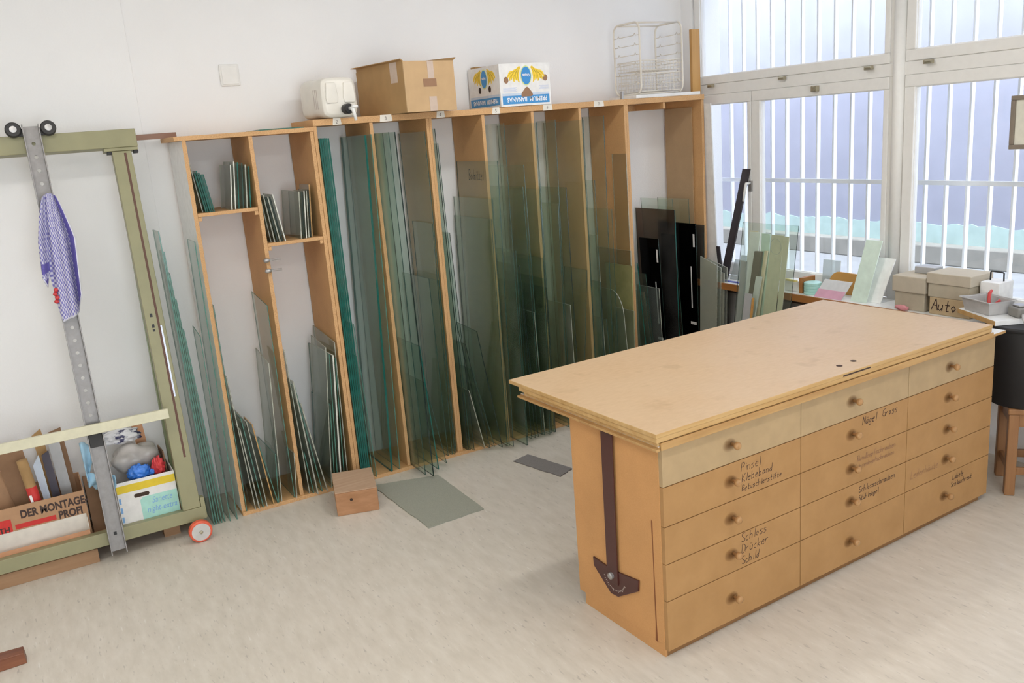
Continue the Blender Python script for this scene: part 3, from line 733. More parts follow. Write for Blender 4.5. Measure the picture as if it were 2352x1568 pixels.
cap = MB().lathe([(.0, -.175), (.024, -.175), (.027, -.165), (.027, -.128), (.02, -.12)], lambda x, y, h: (.02 + x, h, .042 + y), 22).build('cap', 'black_plastic', t, 0, False)
mb = MB(); mb.tube([(.02, -.172, .042), (.022, -.20, .042), (.026, -.205, .02), (.032, -.207, -.022)], [.010, .011, .009, .008], 12); mb.box((.018, -.212, .044), (.050, -.196, .056)); mb.build('tap', 'white_laminate', cap, 0, True)
for i in range(3): B('scale_mark', (-.1042, -.055 + i*.02, .05), (-.1032, -.05 + i*.02, .15), 'scale_white', t)
# brown carton, flaps open
t = thing('open_carton', 'brown cardboard carton with open flaps and taped hand hole', 'carton', (1.36, -.155, HR + .0015), R(12))
CW, CD, CH = .345, .46, .266
B('front_wall', (0, 0, 0), (CW, .005, CH), 'card_light', t); B('back_wall', (0, CD - .005, 0), (CW, CD, CH - .02), 'card_brown', t)
B('side_wall', (0, .0052, 0), (.005, CD - .0052, CH), 'card_brown', t); B('side_wall', (CW - .005, .0052, 0), (CW, CD - .0052, CH), 'card_brown', t)
B('bottom', (.0052, .0052, 0), (CW - .0052, CD - .0052, .005), 'card_brown', t)
MB().hexa([(0, 0, CH), (.005, 0, CH), (.005, CD, CH), (0, CD, CH), (-.018, -.0, CH + .008), (-.013, 0, CH + .012), (-.03, CD, CH + .006), (-.035, CD, CH + .002)]).build('flap', 'card_brown', t)
MB().hexa([(CW - .005, 0, CH), (CW, 0, CH), (CW, CD, CH), (CW - .005, CD, CH), (CW + .006, -.012, CH + .016), (CW + .012, -.012, CH + .013), (CW + .03, CD, CH + .03), (CW + .025, CD, CH + .034)]).build('flap', 'card_brown', t)
B('hand_hole', (.125, -.0008, .13), (.215, .0, .172), 'hole_brown', t)
B('tape_strip', (.160, -.0012, .174), (.202, -.0002, CH), 'clear_tape', t); B('tape_strip', (.155, -.0012, .0), (.207, -.0002, .078), 'clear_tape', t)
B('tape_strip', (-.0012, .06, .16), (-.0002, .125, CH), 'clear_tape', t)
# banana carton, standing upside down
t = thing('banana_carton', 'white banana carton with blue band and yellow bananas, upside down on the rack', 'carton', (2.028, -.012, HR + .0015), 0)
BW, BD, BHt = .352, .385, .243
for nm, a, b in (('front_wall', (0, 0, 0), (BW, .006, BHt)), ('back_wall', (0, BD - .006, 0), (BW, BD, BHt)), ('side_wall', (0, .0062, 0), (.006, BD - .0062, BHt)), ('side_wall', (BW - .006, .0062, 0), (BW, BD - .0062, BHt)), ('bottom', (.0062, .0062, 0), (BW - .0062, BD - .0062, .006))):
    B(nm, a, b, 'box_white', t)
B('inner_liner', (.008, .30, .2), (BW - .03, .36, BHt + .012), 'card_brown', t)
PF = lambda a, b, c=0: (a, -.0006 - c, b)            # the front face
PS = lambda a, b, c=0: (-.0006 - c, BD - a, b)       # the left face, a from the back
def banana(mb, cx, cy, ang, ln, bend, wd, mi=0):
    pts = []
    for i in range(9):
        f = i/8 - .5; pts.append((f*ln, bend*(1 - 4*f*f)))
    up = []; dn = []
    for i, (x, y) in enumerate(pts):
        ww = wd*(.35 + .65*math.sin(math.pi*min(max(i/8, .06), .94))); up.append((x, y + ww/2)); dn.append((x, y - ww/2))
    c, s = math.cos(ang), math.sin(ang)
    return [(cx + c*x - s*y, cy + s*x + c*y) for x, y in up + dn[::-1]]
def carton_print(place, wd, side, sx):
    mb = MB(); mb.prism([(.012, .012), (wd - .012, .012), (wd - .012, .060), (.012, .060)], .0004, place); band = mb.build('blue_band', 'print_blue', t)
    MB().prism([(.012, .061), (wd - .012, .061), (wd - .012, .074), (.012, .074)], .0004, place).build('pale_band', 'print_pale', t)
    cx = wd*.52
    lettering('lettering', 'PREMIUM  BANANAS', .036, lambda a, b: place(cx - a, .049 - b, .0007), 'pure_white', band, .0006, sx, 'CENTER')
    n = 6
    for sgn in (-1, 1):
        mb = MB(); mc = MB()
        for i in range(n):
            a = R(90) + sgn*R(8 + i*11); px = cx + sgn*(.044 + i*.0108); py = .178 - (0 if side else .002*i) + (.01 if i % 2 else 0)
            poly = banana(mb, px, py, a, .085 if side else .088 - i*.004, -sgn*.014, .021)
            mb.prism(poly, .0003 + .0001*i, place); 
            ln = banana(mc, px, py, a, .08, -sgn*.014, .0022); mc.prism(ln, .0012, place)
        mb.build('banana_print', 'banana_yellow', t); mc.build('banana_outline', 'banana_line', t)
    for r, mt, d in ((1.12, 'logo_rim', .0014), (1.0, 'logo_blue', .0018)):
        ov = MB().prism([(cx + .034*r*math.cos(k*R(15)), .172 + .051*r*math.sin(k*R(15))) for k in range(24)], d, place).build('logo_oval', mt, t)
    lettering('logo_lettering', 'Chiquita', .021, lambda a, b: place(cx - a, .181 - b, .0022), 'pure_white', ov, .0006, .68, 'CENTER')
    return cx
cx = carton_print(PF, BW, False, .84)
for hx, hz in ((.044, .150), (.318, .156)): MB().prism([(hx + .016*math.cos(k*R(20)), hz + .019*math.sin(k*R(20))) for k in range(18)], .0006, PF).build('vent_hole', 'hole_brown', t)
MB().prism([(cx - .038, .052), (cx + .03, .052), (cx + .041, .060), (cx + .036, .074), (cx + .012, .103), (cx + .002, .108), (cx - .01, .102), (cx - .036, .074), (cx - .041, .062)], .0010, PF).build('hand_hole', 'hole_brown', t)
for i in range(5): B('small_print', (.02, -.0012, .083 + i*.0055), (.115 - .01*(i % 2), -.0006, .0855 + i*.0055), 'print_text_blue', t)
for i in range(4): B('small_print', (.272 + .004*(i % 3), -.0012, .092 + i*.006), (.338, -.0006, .0942 + i*.006), 'print_text_blue', t)
cs = carton_print(PS, BD, True, .92)
for hx in (cs - .062, cs + .062): MB().prism([(hx + .015*math.cos(k*R(20)), .110 + .019*math.sin(k*R(20))) for k in range(18)], .0006, PS).build('vent_hole', 'hole_dark', t)
# wire basket stand on a pale plank
tag(B('pale_plank', (3.05, .005, HR + .0005), (3.60, .30, HR + .022), 'white_laminate', None, .002), 'pale plank under the wire basket stand on the rack', 'plank')
ZB = HR + .0225
t = thing('wire_basket_stand', 'cream wire stand with two mesh drawers standing on the tall rack', 'wire basket', (0, 0, ZB))
def loop(x, y0, y1, z0, z1, r, n=6):
    pts = []
    for (cy, cz, a0) in ((y1 - r, z0 + r, -90), (y1 - r, z1 - r, 0), (y0 + r, z1 - r, 90), (y0 + r, z0 + r, 180)):
        for i in range(n + 1): a = R(a0 + 90*i/n); pts.append((x, cy + r*math.cos(a), cz + r*math.sin(a)))
    return pts
X0, X1, Y0, Y1, ZT = 3.115, 3.47, .03, .30, .455
for x in (X0, X1): MB().tube(loop(x, Y0, Y1, .007, ZT, .05), .0065, 8, 0, True).build('end_frame', 'cream_gloss', t, 0, True)
for y in (Y0 + .035, Y1 - .035): MB().tube([(X0, y, ZT - .003), (X1, y, ZT - .003)], .0055, 8).build('top_rod', 'cream_gloss', t, 0, True)
for y in (Y0 + .03, Y1 - .03): MB().tube([(X0, y, .0065), (X1, y, .0065)], .0055, 8).build('base_rod', 'cream_gloss', t, 0, True)
for x in (X0, X1):
    for z in (.075, .135, .195, .255, .315, .375):
        pts = [(x, Y0, z), (x, Y0 + .04, z), (x, Y0 + .05, z + .014), (x, Y0 + .06, z), (x, Y1 - .06, z), (x, Y1 - .05, z + .014), (x, Y1 - .04, z), (x, Y1, z)]
        MB().tube(pts, .0026, 6).build('runner', 'cream_gloss', t, 0, True)
for z0, z1 in ((.155, .215), (.022, .135)):
    mb = MB(); a, b, c, d = X0 + .012, X1 - .012, Y0 + .014, Y1 - .014
    mb.tube([(a, c, z1), (b, c, z1), (b, d, z1), (a, d, z1)], .004, 6, 0, True); mb.tube([(a, c, z0), (b, c, z0), (b, d, z0), (a, d, z0)], .0025, 6, 0, True)
    nx = 12
    for i in range(nx + 1):
        x = a + (b - a)*i/nx; mb.tube([(x, c, z1), (x, c, z0), (x, d, z0), (x, d, z1)], .0014, 5)
    for i in range(1, 8):
        y = c + (d - c)*i/8; mb.tube([(a, y, z1), (a, y, z0), (b, y, z0), (b, y, z1)], .0014, 5)
    k = int((z1 - z0)/.02)
    for i in range(1, k):
        z = z0 + (z1 - z0)*i/k; mb.tube([(a, c, z), (b, c, z), (b, d, z), (a, d, z)], .0014, 5, 0, True)
    mb.build('mesh_drawer', 'cream_gloss', t)
B('tin_foot', (2.93, .0, HR + .0005), (2.943, .02, HR + .05), 'steel', None)
tag(bpy.data.objects['tin_foot'], 'small steel bracket upright on the rack top edge left of the basket', 'bracket')
tag(B('pine_plank', (3.652, .135, .0005), (3.724, .16, 2.50), 'pine', None, .002), 'tall pine plank upright between the rack end and the window', 'plank')
tag(B('brown_batten', (.02, .30, 2.0265), (.24, .33, 2.054), 'brown_strip', None, .001), 'short brown wooden batten lying across to the left end of the low rack', 'batten')

# ================================================================ WORKBENCH
bench = thing('drawer_workbench', 'large wooden workbench with three columns of drawers and writing on them', 'workbench', (1.146, -2.411, 0), .035)
U0, U1, V0, V1 = .044, 2.128, .046, .565
mb = MB().box((U0 + .012, V0 + .012, 0), (U1 - .035, V1 - .03, .05)); mb.build('plinth', 'plinth_wood', bench, .001)
B('end_panel', (U0, V0 - .0005, .0505), (U0 + .02, V1, .836), 'mdf_end', bench, .001)
B('end_panel', (U1 - .02, V0 - .0005, .0505), (U1, V1, .836), 'mdf_end', bench, .001)
B('end_foot', (U0 + .002, V0 + .0, 0), (U0 + .0118, V1 - .035, .05), 'mdf_end', bench)
B('back_panel', (U0 + .021, V1 - .015, .0505), (U1 - .021, V1 - .002, .836), 'mdf_end', bench)
B('carcass', (U0 + .021, V0, .0505), (U1 - .021, V1 - .016, .83), 'plinth_wood', bench)
B('plinth_front', (U0 + .003, V0 + .001, 0), (U1 - .03, V0 + .0115, .05), 'plinth_wood', bench, .001)
COLS = [(.0455, .7655), (.7685, 1.4605), (1.4635, 2.128)]
ROWS = [(.683, .834), (.5305, .680), (.3845, .5275), (.2365, .3815), (.0325, .2335)]
KX = [.385, 1.088, 1.774]; KZ = [.757, .612, .461, .314, .130]
INK = {(0, 1): [(.432, .633, 'Pinsel', .034), (.436, .590, 'Klebeband', .032), (.436, .553, 'Retuschierstifte', .0235)],
       (0, 3): [(.43, .345, 'Schloss', .035), (.43, .298, 'Drücker', .035), (.43, .252, 'Schild', .031)],
       (1, 1): [(1.15, .635, 'Nägel', .034), (1.284, .637, 'Gross', .034)],
       (1, 2): [(1.12, .480, 'Rundkopfschrauben', .025), (1.115, .447, 'Linsenkopfschrauben', .0225)],
       (1, 3): [(1.135, .335, 'Schlossschrauben', .026), (1.135, .297, 'Stuhlnägel', .024)],
       (2, 3): [(1.50, .290, 'Lederhäute', .034)],
       (2, 4): [(1.83, .190, 'Labels', .026), (1.82, .155, 'Schlauchrest', .024)]}
for c, (a, b) in enumerate(COLS):
    for r, (z0, z1) in enumerate(ROWS):
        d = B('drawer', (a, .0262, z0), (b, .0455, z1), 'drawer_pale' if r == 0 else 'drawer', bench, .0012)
        k = MB().lathe([(.0065, .0262), (.0065, .012), (.009, .008), (.0145, .002), (.0155, -.006), (.012, -.012), (.004, -.0135)],
                   lambda x, y, h, q=(KX[c], KZ[r]): (q[0] + x, h, q[1] + y), 18).build('knob', 'knob_wood', d, 0, True)
        MB().prism([(KX[c] - .012 + .036*math.cos(q), KZ[r] - .002 + .028*math.sin(q)) for q in [R(18*i) for i in range(20)]], .0002, lambda p, q, h: (p, .02585 - h, q)).build('knob_smudge_shade', 'smudge_shade', d)  # dirt and the knob's shadow in one painted disc
        for i_, (px_, pz_, tx_, sz_) in enumerate(INK.get((c, r), [])):
            pen('handwriting', [(px_, pz_, tx_)], sz_, lambda p, q: (p, .0253, q), 'pencil' if (c, r) in ((2, 3), (1, 2)) else 'ink', d, .0021 if c == 0 else .0024, .14, 10*c + r + i_)
# drip stain on the end
mb = MB(); pts = [(.093, .54), (.095, .53), (.0945, .50), (.0925, .44), (.0925, .25), (.0915, .12), (.096, .048), (.082, .046), (.0855, .12), (.087, .25), (.0885, .44), (.0875, .50), (.088, .53)]
mb.prism(pts, .0005, lambda a, b, c: (U0 - .0002 - c, a, b)); mb.build('drip_stain', 'stain_brown', bench)
# worktop: loose layers lying on the carcass
wt = thing('worktop', 'layered board worktop lying on the drawer workbench, stained', 'worktop', (1.146, -2.411, 0), .035)
mb = MB().box((.013, .004, .8365), (2.172, .868, .8495)); mb.m = [0, 0, 1, 1, 1, 1]; mb.build('base_sheet', ['white_laminate', 'ply_edge_low'], wt, .001)
B('end_lipping', (-.004, -.004, .8365), (.0125, .868, .8455), 'ply_edge_low', wt, .001)
B('lower_board', (.012, .008, .850), (2.050, .838, .8635), 'ply_edge', wt, .002)
B('middle_board', (.005, .003, .864), (2.051, .868, .8832), 'ply_edge', wt, .002)
B('front_lipping', (.018, -.005, .8365), (2.055, .0025, .8632), 'ply_edge_low', wt, .002)
mb = MB().box((0, 0, .8835), (2.051, .935, .90)); mb.m = [1, 0, 1, 1, 1, 1]; mb.build('top_sheet', ['worktop', 'ply_edge'], wt, .002)
for u, v in ((1.062, .077), (1.156, .080)): MB().lathe([(.0, .9003), (.013, .9003), (.013, .9008), (0, .9008)], lambda x, y, h, u=u, v=v: (u + x, v + y, h), 18).build('bore_hole', 'hole_dark', wt)
B('saw_slot', (.985, -.0007, .886), (1.16, .0, .892), 'hole_dark', wt)
# brown T-square hanging on the end of the bench
ts = thing('t_square', 'dark brown drawing T-square hanging on the end of the workbench', 'T-square', (1.146, -2.411, 0), .035)
head = MB().prism([(.45, .250), (.447, .213), (.345, .134), (.30, .137), (.177, .215), (.172, .262), (.29, .247), (.37, .243)], .007, lambda a, b, c: (U0 - .0012 - c, a, b)).build('head', 'tsquare_brown', ts, .001)
MB().prism([(.350, .815), (.283, .815), (.292, .19), (.356, .19)], .005, lambda a, b, c: (U0 - .0086 - c, a, b)).build('blade', 'tsquare_brown', ts, .0008)
MB().lathe([(.014, 0), (.014, .010), (.010, .014), (0, .015)], lambda x, y, h: (U0 - .0138 - h, .325 + x, .222 + y), 18).build('pivot_knob', 'steel', ts, 0, False)
mb = MB()
for i in range(23):
    a = R(200 + i*6.4); c_, s_ = math.cos(a), math.sin(a)
    p = [( .318 + q*c_ , .222 + q*s_*.95) for q in (.062, .072 if i % 4 == 0 else .068)]
    n_ = Vector((-s_, c_))*.0009
    mb.prism([(p[0][0] + n_.x, p[0][1] + n_.y), (p[0][0] - n_.x, p[0][1] - n_.y), (p[1][0] - n_.x, p[1][1] - n_.y), (p[1][0] + n_.x, p[1][1] + n_.y)], .0004, lambda a, b, c: (U0 - .0084 - c, a, b))
mb.build('degree_scale', 'scale_white', head)

# ================================================================ GREEN GLASS STAND ON THE LEFT
LT = .129; CO = 1/math.sqrt(1 + LT*LT)
def ln(p):
    """stand space (x, depth, length up the slope) -> world; the stand leans back to the wall"""
    x, d, s = p
    return (x, -.113 + LT*CO*s + d*CO, s*CO - d*LT*CO)
st = thing('glass_cutting_stand', 'green steel stand leaning at the wall with wheels and cream bar', 'stand')
def LB(name, a, b, mats, parent=st, bevel=.003): return MB().box(a, b, 0, ln).build(name, mats, parent, bevel)
LB('top_beam', (-1.95, -.012, 2.012), (.022, .075, 2.098), 'green_paint')
LB('bottom_beam', (-1.95, 0, .085), (.008, .06, .152), 'green_paint')
for x0 in (-.1, -1.9):
    LB('post', (x0, 0, .153), (x0 + .088, .055, 1.996), 'green_paint')
    LB('post_plate', (x0 - .035, -.006, 1.9965), (x0 + .12, .07, 2.0115), 'green_paint', st, .001)
    for q in (-.022, .1): LB('bolt', (x0 + q, .005, 1.984), (x0 + q + .022, .04, 1.996), 'black_plastic', st, .001)
    MB().hexa([(x0 + .01, .20, .02), (x0 + .06, .20, .02), (x0 + .06, .25, .02), (x0 + .01, .25, .02), (x0 + .01, .19, 1.93), (x0 + .06, .19, 1.93), (x0 + .06, .225, 1.93), (x0 + .01, .225, 1.93)]).build('rear_leg', 'green_dark_plate', st, .002)
LB('post_slot', (-.047, -.0012, .43), (-.036, -.0001, 1.985), 'slot_brown', st, 0)
LB('scale_strip', (-.036, -.0016, .75), (-.028, -.0002, 1.12), 'rule_steel', st, 0)
for s in (1.18, 1.125, 1.10): LB('slot_hole', (-.075, -.0012, s - .012 + (.006 if s < 1.12 else 0)), (-.063, -.0001, s + .006), 'black_plastic', st, 0)
LB('cheek_plate', (-.01, .002, .09), (.012, .055, .20), 'green_paint', st, .002)
LB('support_bar', (-1.95, -.092, .660), (-.088, -.062, .708), 'cream_paint', st, .002)
for x in (-.14, -1.8): LB('bar_bracket', (x, -.0615, .672), (x + .035, -.0005, .696), 'green_paint', st, .001)
B('base_board', (-1.95, -.035, .072), (-.02, .30, .088), 'skid_wood', st)
for x in (-1.7, -.2): B('base_foot', (x, .0, 0), (x + .08, .28, .0715), 'skid_wood', st)
B('skid', (-1.95, -.075, 0), (-.52, -.03, .0715), 'skid_wood', st, .002)
for x in (-.045, -1.87):
    wl = MB().lathe([(.030, -.195), (.052, -.195), (.0575, -.190), (.0575, -.165), (.052, -.16), (.03, -.16)], lambda a, b, h, x=x: (x + a, h, .0578 + b), 32).build('wheel', 'red_tyre', st, .001, False)
    MB().lathe([(0, -.1965), (.046, -.1965), (.046, -.1952), (0, -.1952)], lambda a, b, h, x=x: (x + a, h, .0578 + b), 32).build('wheel_disc', 'hub_grey', wl)
    MB().lathe([(0, -.206), (.008, -.205), (.009, -.1966), (0, -.1966)], lambda a, b, h, x=x: (x + a, h, .0578 + b), 12).build('axle_nut', 'brass_hinge', wl)
    MB().tube([(x, -.16, .0578), (x, -.07, .09)], .008, 10).build('axle', 'steel', wl)
# sliding aluminium rail with holes, rollers on top of the beam
sl = thing('sliding_rail', 'perforated aluminium channel rail with two black rollers on the green stand', 'rail')
RX = -.43; RW = .034
mb = MB(); holes = [2.055 - .062*i for i in range(7)] + [1.18 - .062*i for i in range(9)]; z = .055; HR_ = .0085
s_top = 2.135
def web_plain(a, b): mb.box((RX - RW, -.024, a), (RX + RW, -.021, b), 0, ln)
cuts = sorted(holes); cur = z
for h in cuts:
    web_plain(cur, h - .02)
    # square patch with a round hole
    n = 16; ringo = []; ringi = []
    for k in range(n):
        a = 2*math.pi*k/n; cx_, sx_ = math.cos(a), math.sin(a); m_ = max(abs(cx_), abs(sx_))
        ringo.append((RX + RW*cx_/m_, h + .02*sx_/m_)); ringi.append((RX + HR_*cx_, h + HR_*sx_))
    vs = [ln((x, d, s)) for d in (-.024, -.021) for x, s in ringo + ringi]
    fs = []
    for k in range(n):
        k2 = (k + 1) % n
        fs += [(k, k2, n + k2, n + k), (2*n + k, 3*n + k, 3*n + k2, 2*n + k2), (n + k, n + k2, 3*n + k2, 3*n + k)]
    mb.add(vs, fs); cur = h + .02
web_plain(cur, s_top); mb.build('channel_web', 'aluminium', sl)
for sx in (-1, 1):
    x = RX + sx*RW; MB().box((x - .0025, -.056, z - .012), (x + .0025, -.0205, s_top + .006), 0, ln).build('channel_flange', 'aluminium', sl, .0005)
    rc = (RX + sx*.073, 2.116)
    rl = MB().lathe([(.012, -.05), (.030, -.05), (.034, -.045), (.034, -.016), (.03, -.012), (.012, -.012)], lambda a, b, h, rc=rc: ln((rc[0] + a, h - .002, rc[1] + b + .005)), 28).build('roller', 'black_rubber', sl, .001)
    MB().lathe([(0, -.056), (.015, -.055), (.016, -.0505), (0, -.0505)], lambda a, b, h, rc=rc: ln((rc[0] + a, h - .002, rc[1] + b + .005)), 18).build('roller_hub', 'steel', rl)
    MB().box((min(RX + sx*.037, rc[0]), -.034, 2.09), (max(RX + sx*.037, rc[0]), -.026, 2.125), 0, ln).build('roller_arm', 'black_rubber', sl)
MB().box((RX - RW + .003, -.055, .59), (RX + RW - .003, -.0245, .655), 0, ln).build('rubber_stop', 'black_rubber', sl, .003)
MB().box((RX - .008, -.030, .135), (RX + .006, -.0245, .15), 0, ln).build('bolt', 'black_plastic', sl, .001)
# red clip peeping out under the cloth
mb = MB()
for i in range(4): blob(mb, (-.474 + .006*(i % 2), -.028, 1.315 + .018*i), (.010, .010, .009), 20 + i, .5, 10, 8)
tag(mb.build('red_clip', 'bag_red', None, 0, True), 'small red plastic clip on the rail under the check cloth', 'clip')
# check cloth draped over the rail: short left flap, long middle, right flap
def itp(P, t):
    for (a, x), (b, y) in zip(P, P[1:]):
        if t <= b: return x + (y - x)*(t - a)/(b - a)
    return P[-1][1]
def cloth(u, v):
    zb = itp([(0, 1.43), (.12, 1.385), (.27, 1.44), (.31, 1.27), (.34, 1.215), (.78, 1.245), (.82, 1.265), (.9, 1.30), (1, 1.34)], u)
    zt = 1.797 + .016*math.sin(math.pi*u)
    z = zt + (zb - zt)*v
    xt = -.444 + .056*u; xm = -.498 + .156*u
    xb = itp([(0, -.512), (.25, -.482), (.32, -.468), (.8, -.385), (1, -.364)], u)
    if z >= 1.60: f = (zt - z)/(zt - 1.60); f = f**.8; x = xt + (xm - xt)*f
    else: f = (1.60 - z)/(1.60 - zb) if zb < 1.6 else 0; x = xm + (xb - xm)*f
    fold = .014*math.cos(2*math.pi*(u - .55)*1.9) + .012*math.sin(2*math.pi*u*3.3 + .6)
    crease = -.020*math.exp(-((u - .29)/.03)**2) - .020*math.exp(-((u - .80)/.03)**2)
    d = min(1, .25 + 1.6*v)
    y = -.113 + LT*z - .088 - (fold + crease)*d - .01*math.sin(math.pi*u)*(1 - v)
    return (x, y, z)
NU, NV = 64, 70
mb = MB().grid(NU, NV, cloth)
for k in list(mb.uv): mb.uv[k] = (mb.uv[k][0], (1.82 - mb.v[k][2])/.6)
for j in range(NV):
    for i in range(NU):
        u = (i + .5)/NU; z = mb.v[mb.f[j*NU + i][0]][2]; c = 0
        if u > .86: c = 1
        if u > .97 or (u < .27 and j >= NV - 2) or (u > .31 and j >= NV - 1): c = 2
        elif u < .27 and (1.455 < z < 1.50 or z < 1.425): c = 1
        mb.m[j*NU + i] = c
tag(mb.build('check_cloth', ['check', 'cloth_blue', 'cloth_hem'], None, 0, True, .003), 'blue and white checked cloth hung on the aluminium rail', 'cloth')

# ---------------------------------------------------------------- boxes on the stand's base
ZS = .0885
def open_box(t, a, b, th, mats, front_h=None, left_h=None):
    (x0, y0, z0), (x1, y1, z1) = a, b
    B('front_wall', (x0, y0, z0), (x1, y0 + th, front_h or z1), mats[0], t); B('back_wall', (x0, y1 - th, z0), (x1, y1, z1), mats[1], t)
    B('side_wall', (x0, y0 + th, z0), (x0 + th, y1 - th, left_h or z1), mats[1], t); B('side_wall', (x1 - th, y0 + th, z0), (x1, y1 - th, z1), mats[1], t)
    B('bottom', (x0 + th, y0 + th, z0), (x1 - th, y1 - th, z0 + th), mats[1], t)
t = thing('tool_carton', 'brown carton printed der Montage-Profi with red bar on the stand base', 'carton')
open_box(t, (-1.02, .03, ZS), (-.525, .34, .352), .005, ('card_montage', 'card_montage'))
PM = lambda a, b, c=0: (a, .0292 - c, b)
fw = [c for c in t.children if c.name.startswith('front_wall')][0]
lettering('lettering', 'DER MONTAGE-', .055, lambda a, b: PM(-.815 + a, .288 + b), 'ink', fw, .0022, .74)
lettering('lettering', 'PROFI', .055, lambda a, b: PM(-.655 + a, .236 + b), 'ink', fw, .0022, .74)
MB().prism([(-.845, .238), (-.667, .238), (-.667, .262), (-.845, .262)], .0006, PM).build('red_bar', 'print_red', fw)
lg = MB().prism([(-1.0, .225), (-.858, .225), (-.858, .297), (-1.0, .297)], .0006, PM).build('red_square', 'print_red', fw)
lettering('lettering', 'WÜRTH', .040, lambda a, b: PM(-1.0 + a, .232 + b, .0008), 'ink', lg, .001, .9)
MB().hexa([(-1.02, .32, .352), (-.80, .32, .352), (-.80, .325, .352), (-1.02, .325, .352), (-1.03, .335, .45), (-.84, .335, .45), (-.84, .34, .45), (-1.03, .34, .45)]).build('flap', 'card_orange', t)
# cardboard pieces and sheets standing in that carton
def slab(name, label, cat, xb, xt, y0, y1, z0, z1, t_, mat, sl=0, grp='cardboard pieces in the tool carton'):
    o = MB().hexa([(xb, y0, z0), (xb + t_, y0, z0), (xb + t_, y1, z0), (xb, y1, z0), (xt, y0 + .0, z1), (xt + t_, y0, z1), (xt + t_, y1, z1 - sl), (xt, y1, z1 - sl)]).build(name, mat)
    return tag(o, label, cat, grp)
def card(name, label, cat, xb0, xb1, xt0, xt1, y, z0, z1, t_, mat, dz=0, lean=.05, grp='cardboard pieces in the tool carton'):
    o = MB().hexa([(xb0, y, z0), (xb1, y, z0), (xb1, y + t_, z0), (xb0, y + t_, z0), (xt0, y + lean, z1), (xt1, y + lean, z1 + dz), (xt1, y + lean + t_, z1 + dz), (xt0, y + lean + t_, z1)]).build(name, mat)
    return tag(o, label, cat, grp)
card('cardboard_piece', 'large dark cardboard piece in the tool carton, tilted left', 'cardboard', -.80, -.705, -.875, -.755, .155, .095, .575, .006, 'card_dark', .055)
card('cardboard_piece', 'pale crumpled cardboard piece left of the large dark one', 'cardboard', -.90, -.79, -.925, -.83, .20, .095, .46, .006, 'card_montage', .02)
card('cardboard_piece', 'upright cardboard strip right of the red tube', 'cardboard', -.66, -.62, -.70, -.655, .245, .095, .615, .010, 'card_brown', .03, .02)
card('cardboard_piece', 'pale upright sheet at the right end of the tool carton', 'cardboard', -.615, -.565, -.635, -.585, .175, .095, .585, .006, 'strip_grey', .02)
card('cardboard_piece', 'brown sheet at the right wall of the tool carton', 'cardboard', -.60, -.537, -.625, -.565, .24, .095, .61, .005, 'card_dark', .015)
card('dark_sheet', 'narrow dark green sheet in the tool carton', 'sheet', -.655, -.620, -.675, -.640, .13, .095, .53, .006, 'tool_dark', .02)
card('pale_sheet', 'pale blue plastic sheet between cardboard in the tool carton', 'sheet', -.685, -.662, -.72, -.685, .10, .095, .50, .004, 'print_pale', .05, .04)
tt = thing('red_tube', 'cardboard tube with red band and white letter in the tool carton', 'tube', (0, 0, 0))
MB().tube([(-.715, .068, .10), (-.760, .078, .56)], .024, 16).build('tube', 'card_brown', tt, 0, True)
bnd = MB().tube([(-.7346, .0724, .30), (-.7463, .0750, .42)], .0245, 16).build('red_band', 'print_red', tt, 0, True)
lettering('letter', 'L', .075, lambda a, b: (-.760 + a - .1*b, .0470 + .022*b, .330 + b), 'pure_white', bnd, .002)
# low tray in front
t = thing('card_tray', 'low orange-brown card tray in front of the tool carton', 'tray')
open_box(t, (-1.05, -.034, ZS), (-.535, .028, .232), .003, ('card_orange', 'tape'), .165, .19)  # walls behind the front greyed, shade put into their colour
# white carton with yellow band
t = thing('white_carton', 'white carton with yellow band and mint print holding plastic bags', 'carton')
open_box(t, (-.385, -.032, ZS), (-.104, .27, .362), .005, ('box_white', 'box_white'))
PW = lambda a, b, c=0: (a, -.0322 - c, b)
fw = [c for c in t.children if c.name.startswith('front_wall')][0]
MB().prism([(-.3845, .305), (-.1045, .305), (-.1045, .345), (-.3845, .345)], .0006, PW).build('yellow_band', 'band_yellow', fw)
mp_ = MB().prism([(-.285, .0895), (-.1055, .0895), (-.1055, .262), (-.27, .262), (-.285, .248)], .0006, PW).build('mint_print', 'mint_print', fw)
MB().prism([(-.305, .287), (-.31, .277), (-.305, .267), (-.24, .267), (-.235, .277), (-.24, .287)], .0008, PW).build('hand_hole', 'hole_dark', fw)
lettering('lettering', 'Sanette', .046, lambda a, b: PW(-.232 + a + .2*b, .218 + b, .0008), 'ink_blue', mp_, 0, .72)
lettering('lettering', 'night-extra', .046, lambda a, b: PW(-.262 + a + .2*b, .172 + b, .0008), 'ink_blue', mp_, 0, .72)
for z in (.15, .20, .25): MB().prism([(-.382, z), (-.372, z), (-.372, z + .03), (-.382, z + .03)], .0006, PW).build('side_print', 'ink_blue', fw)
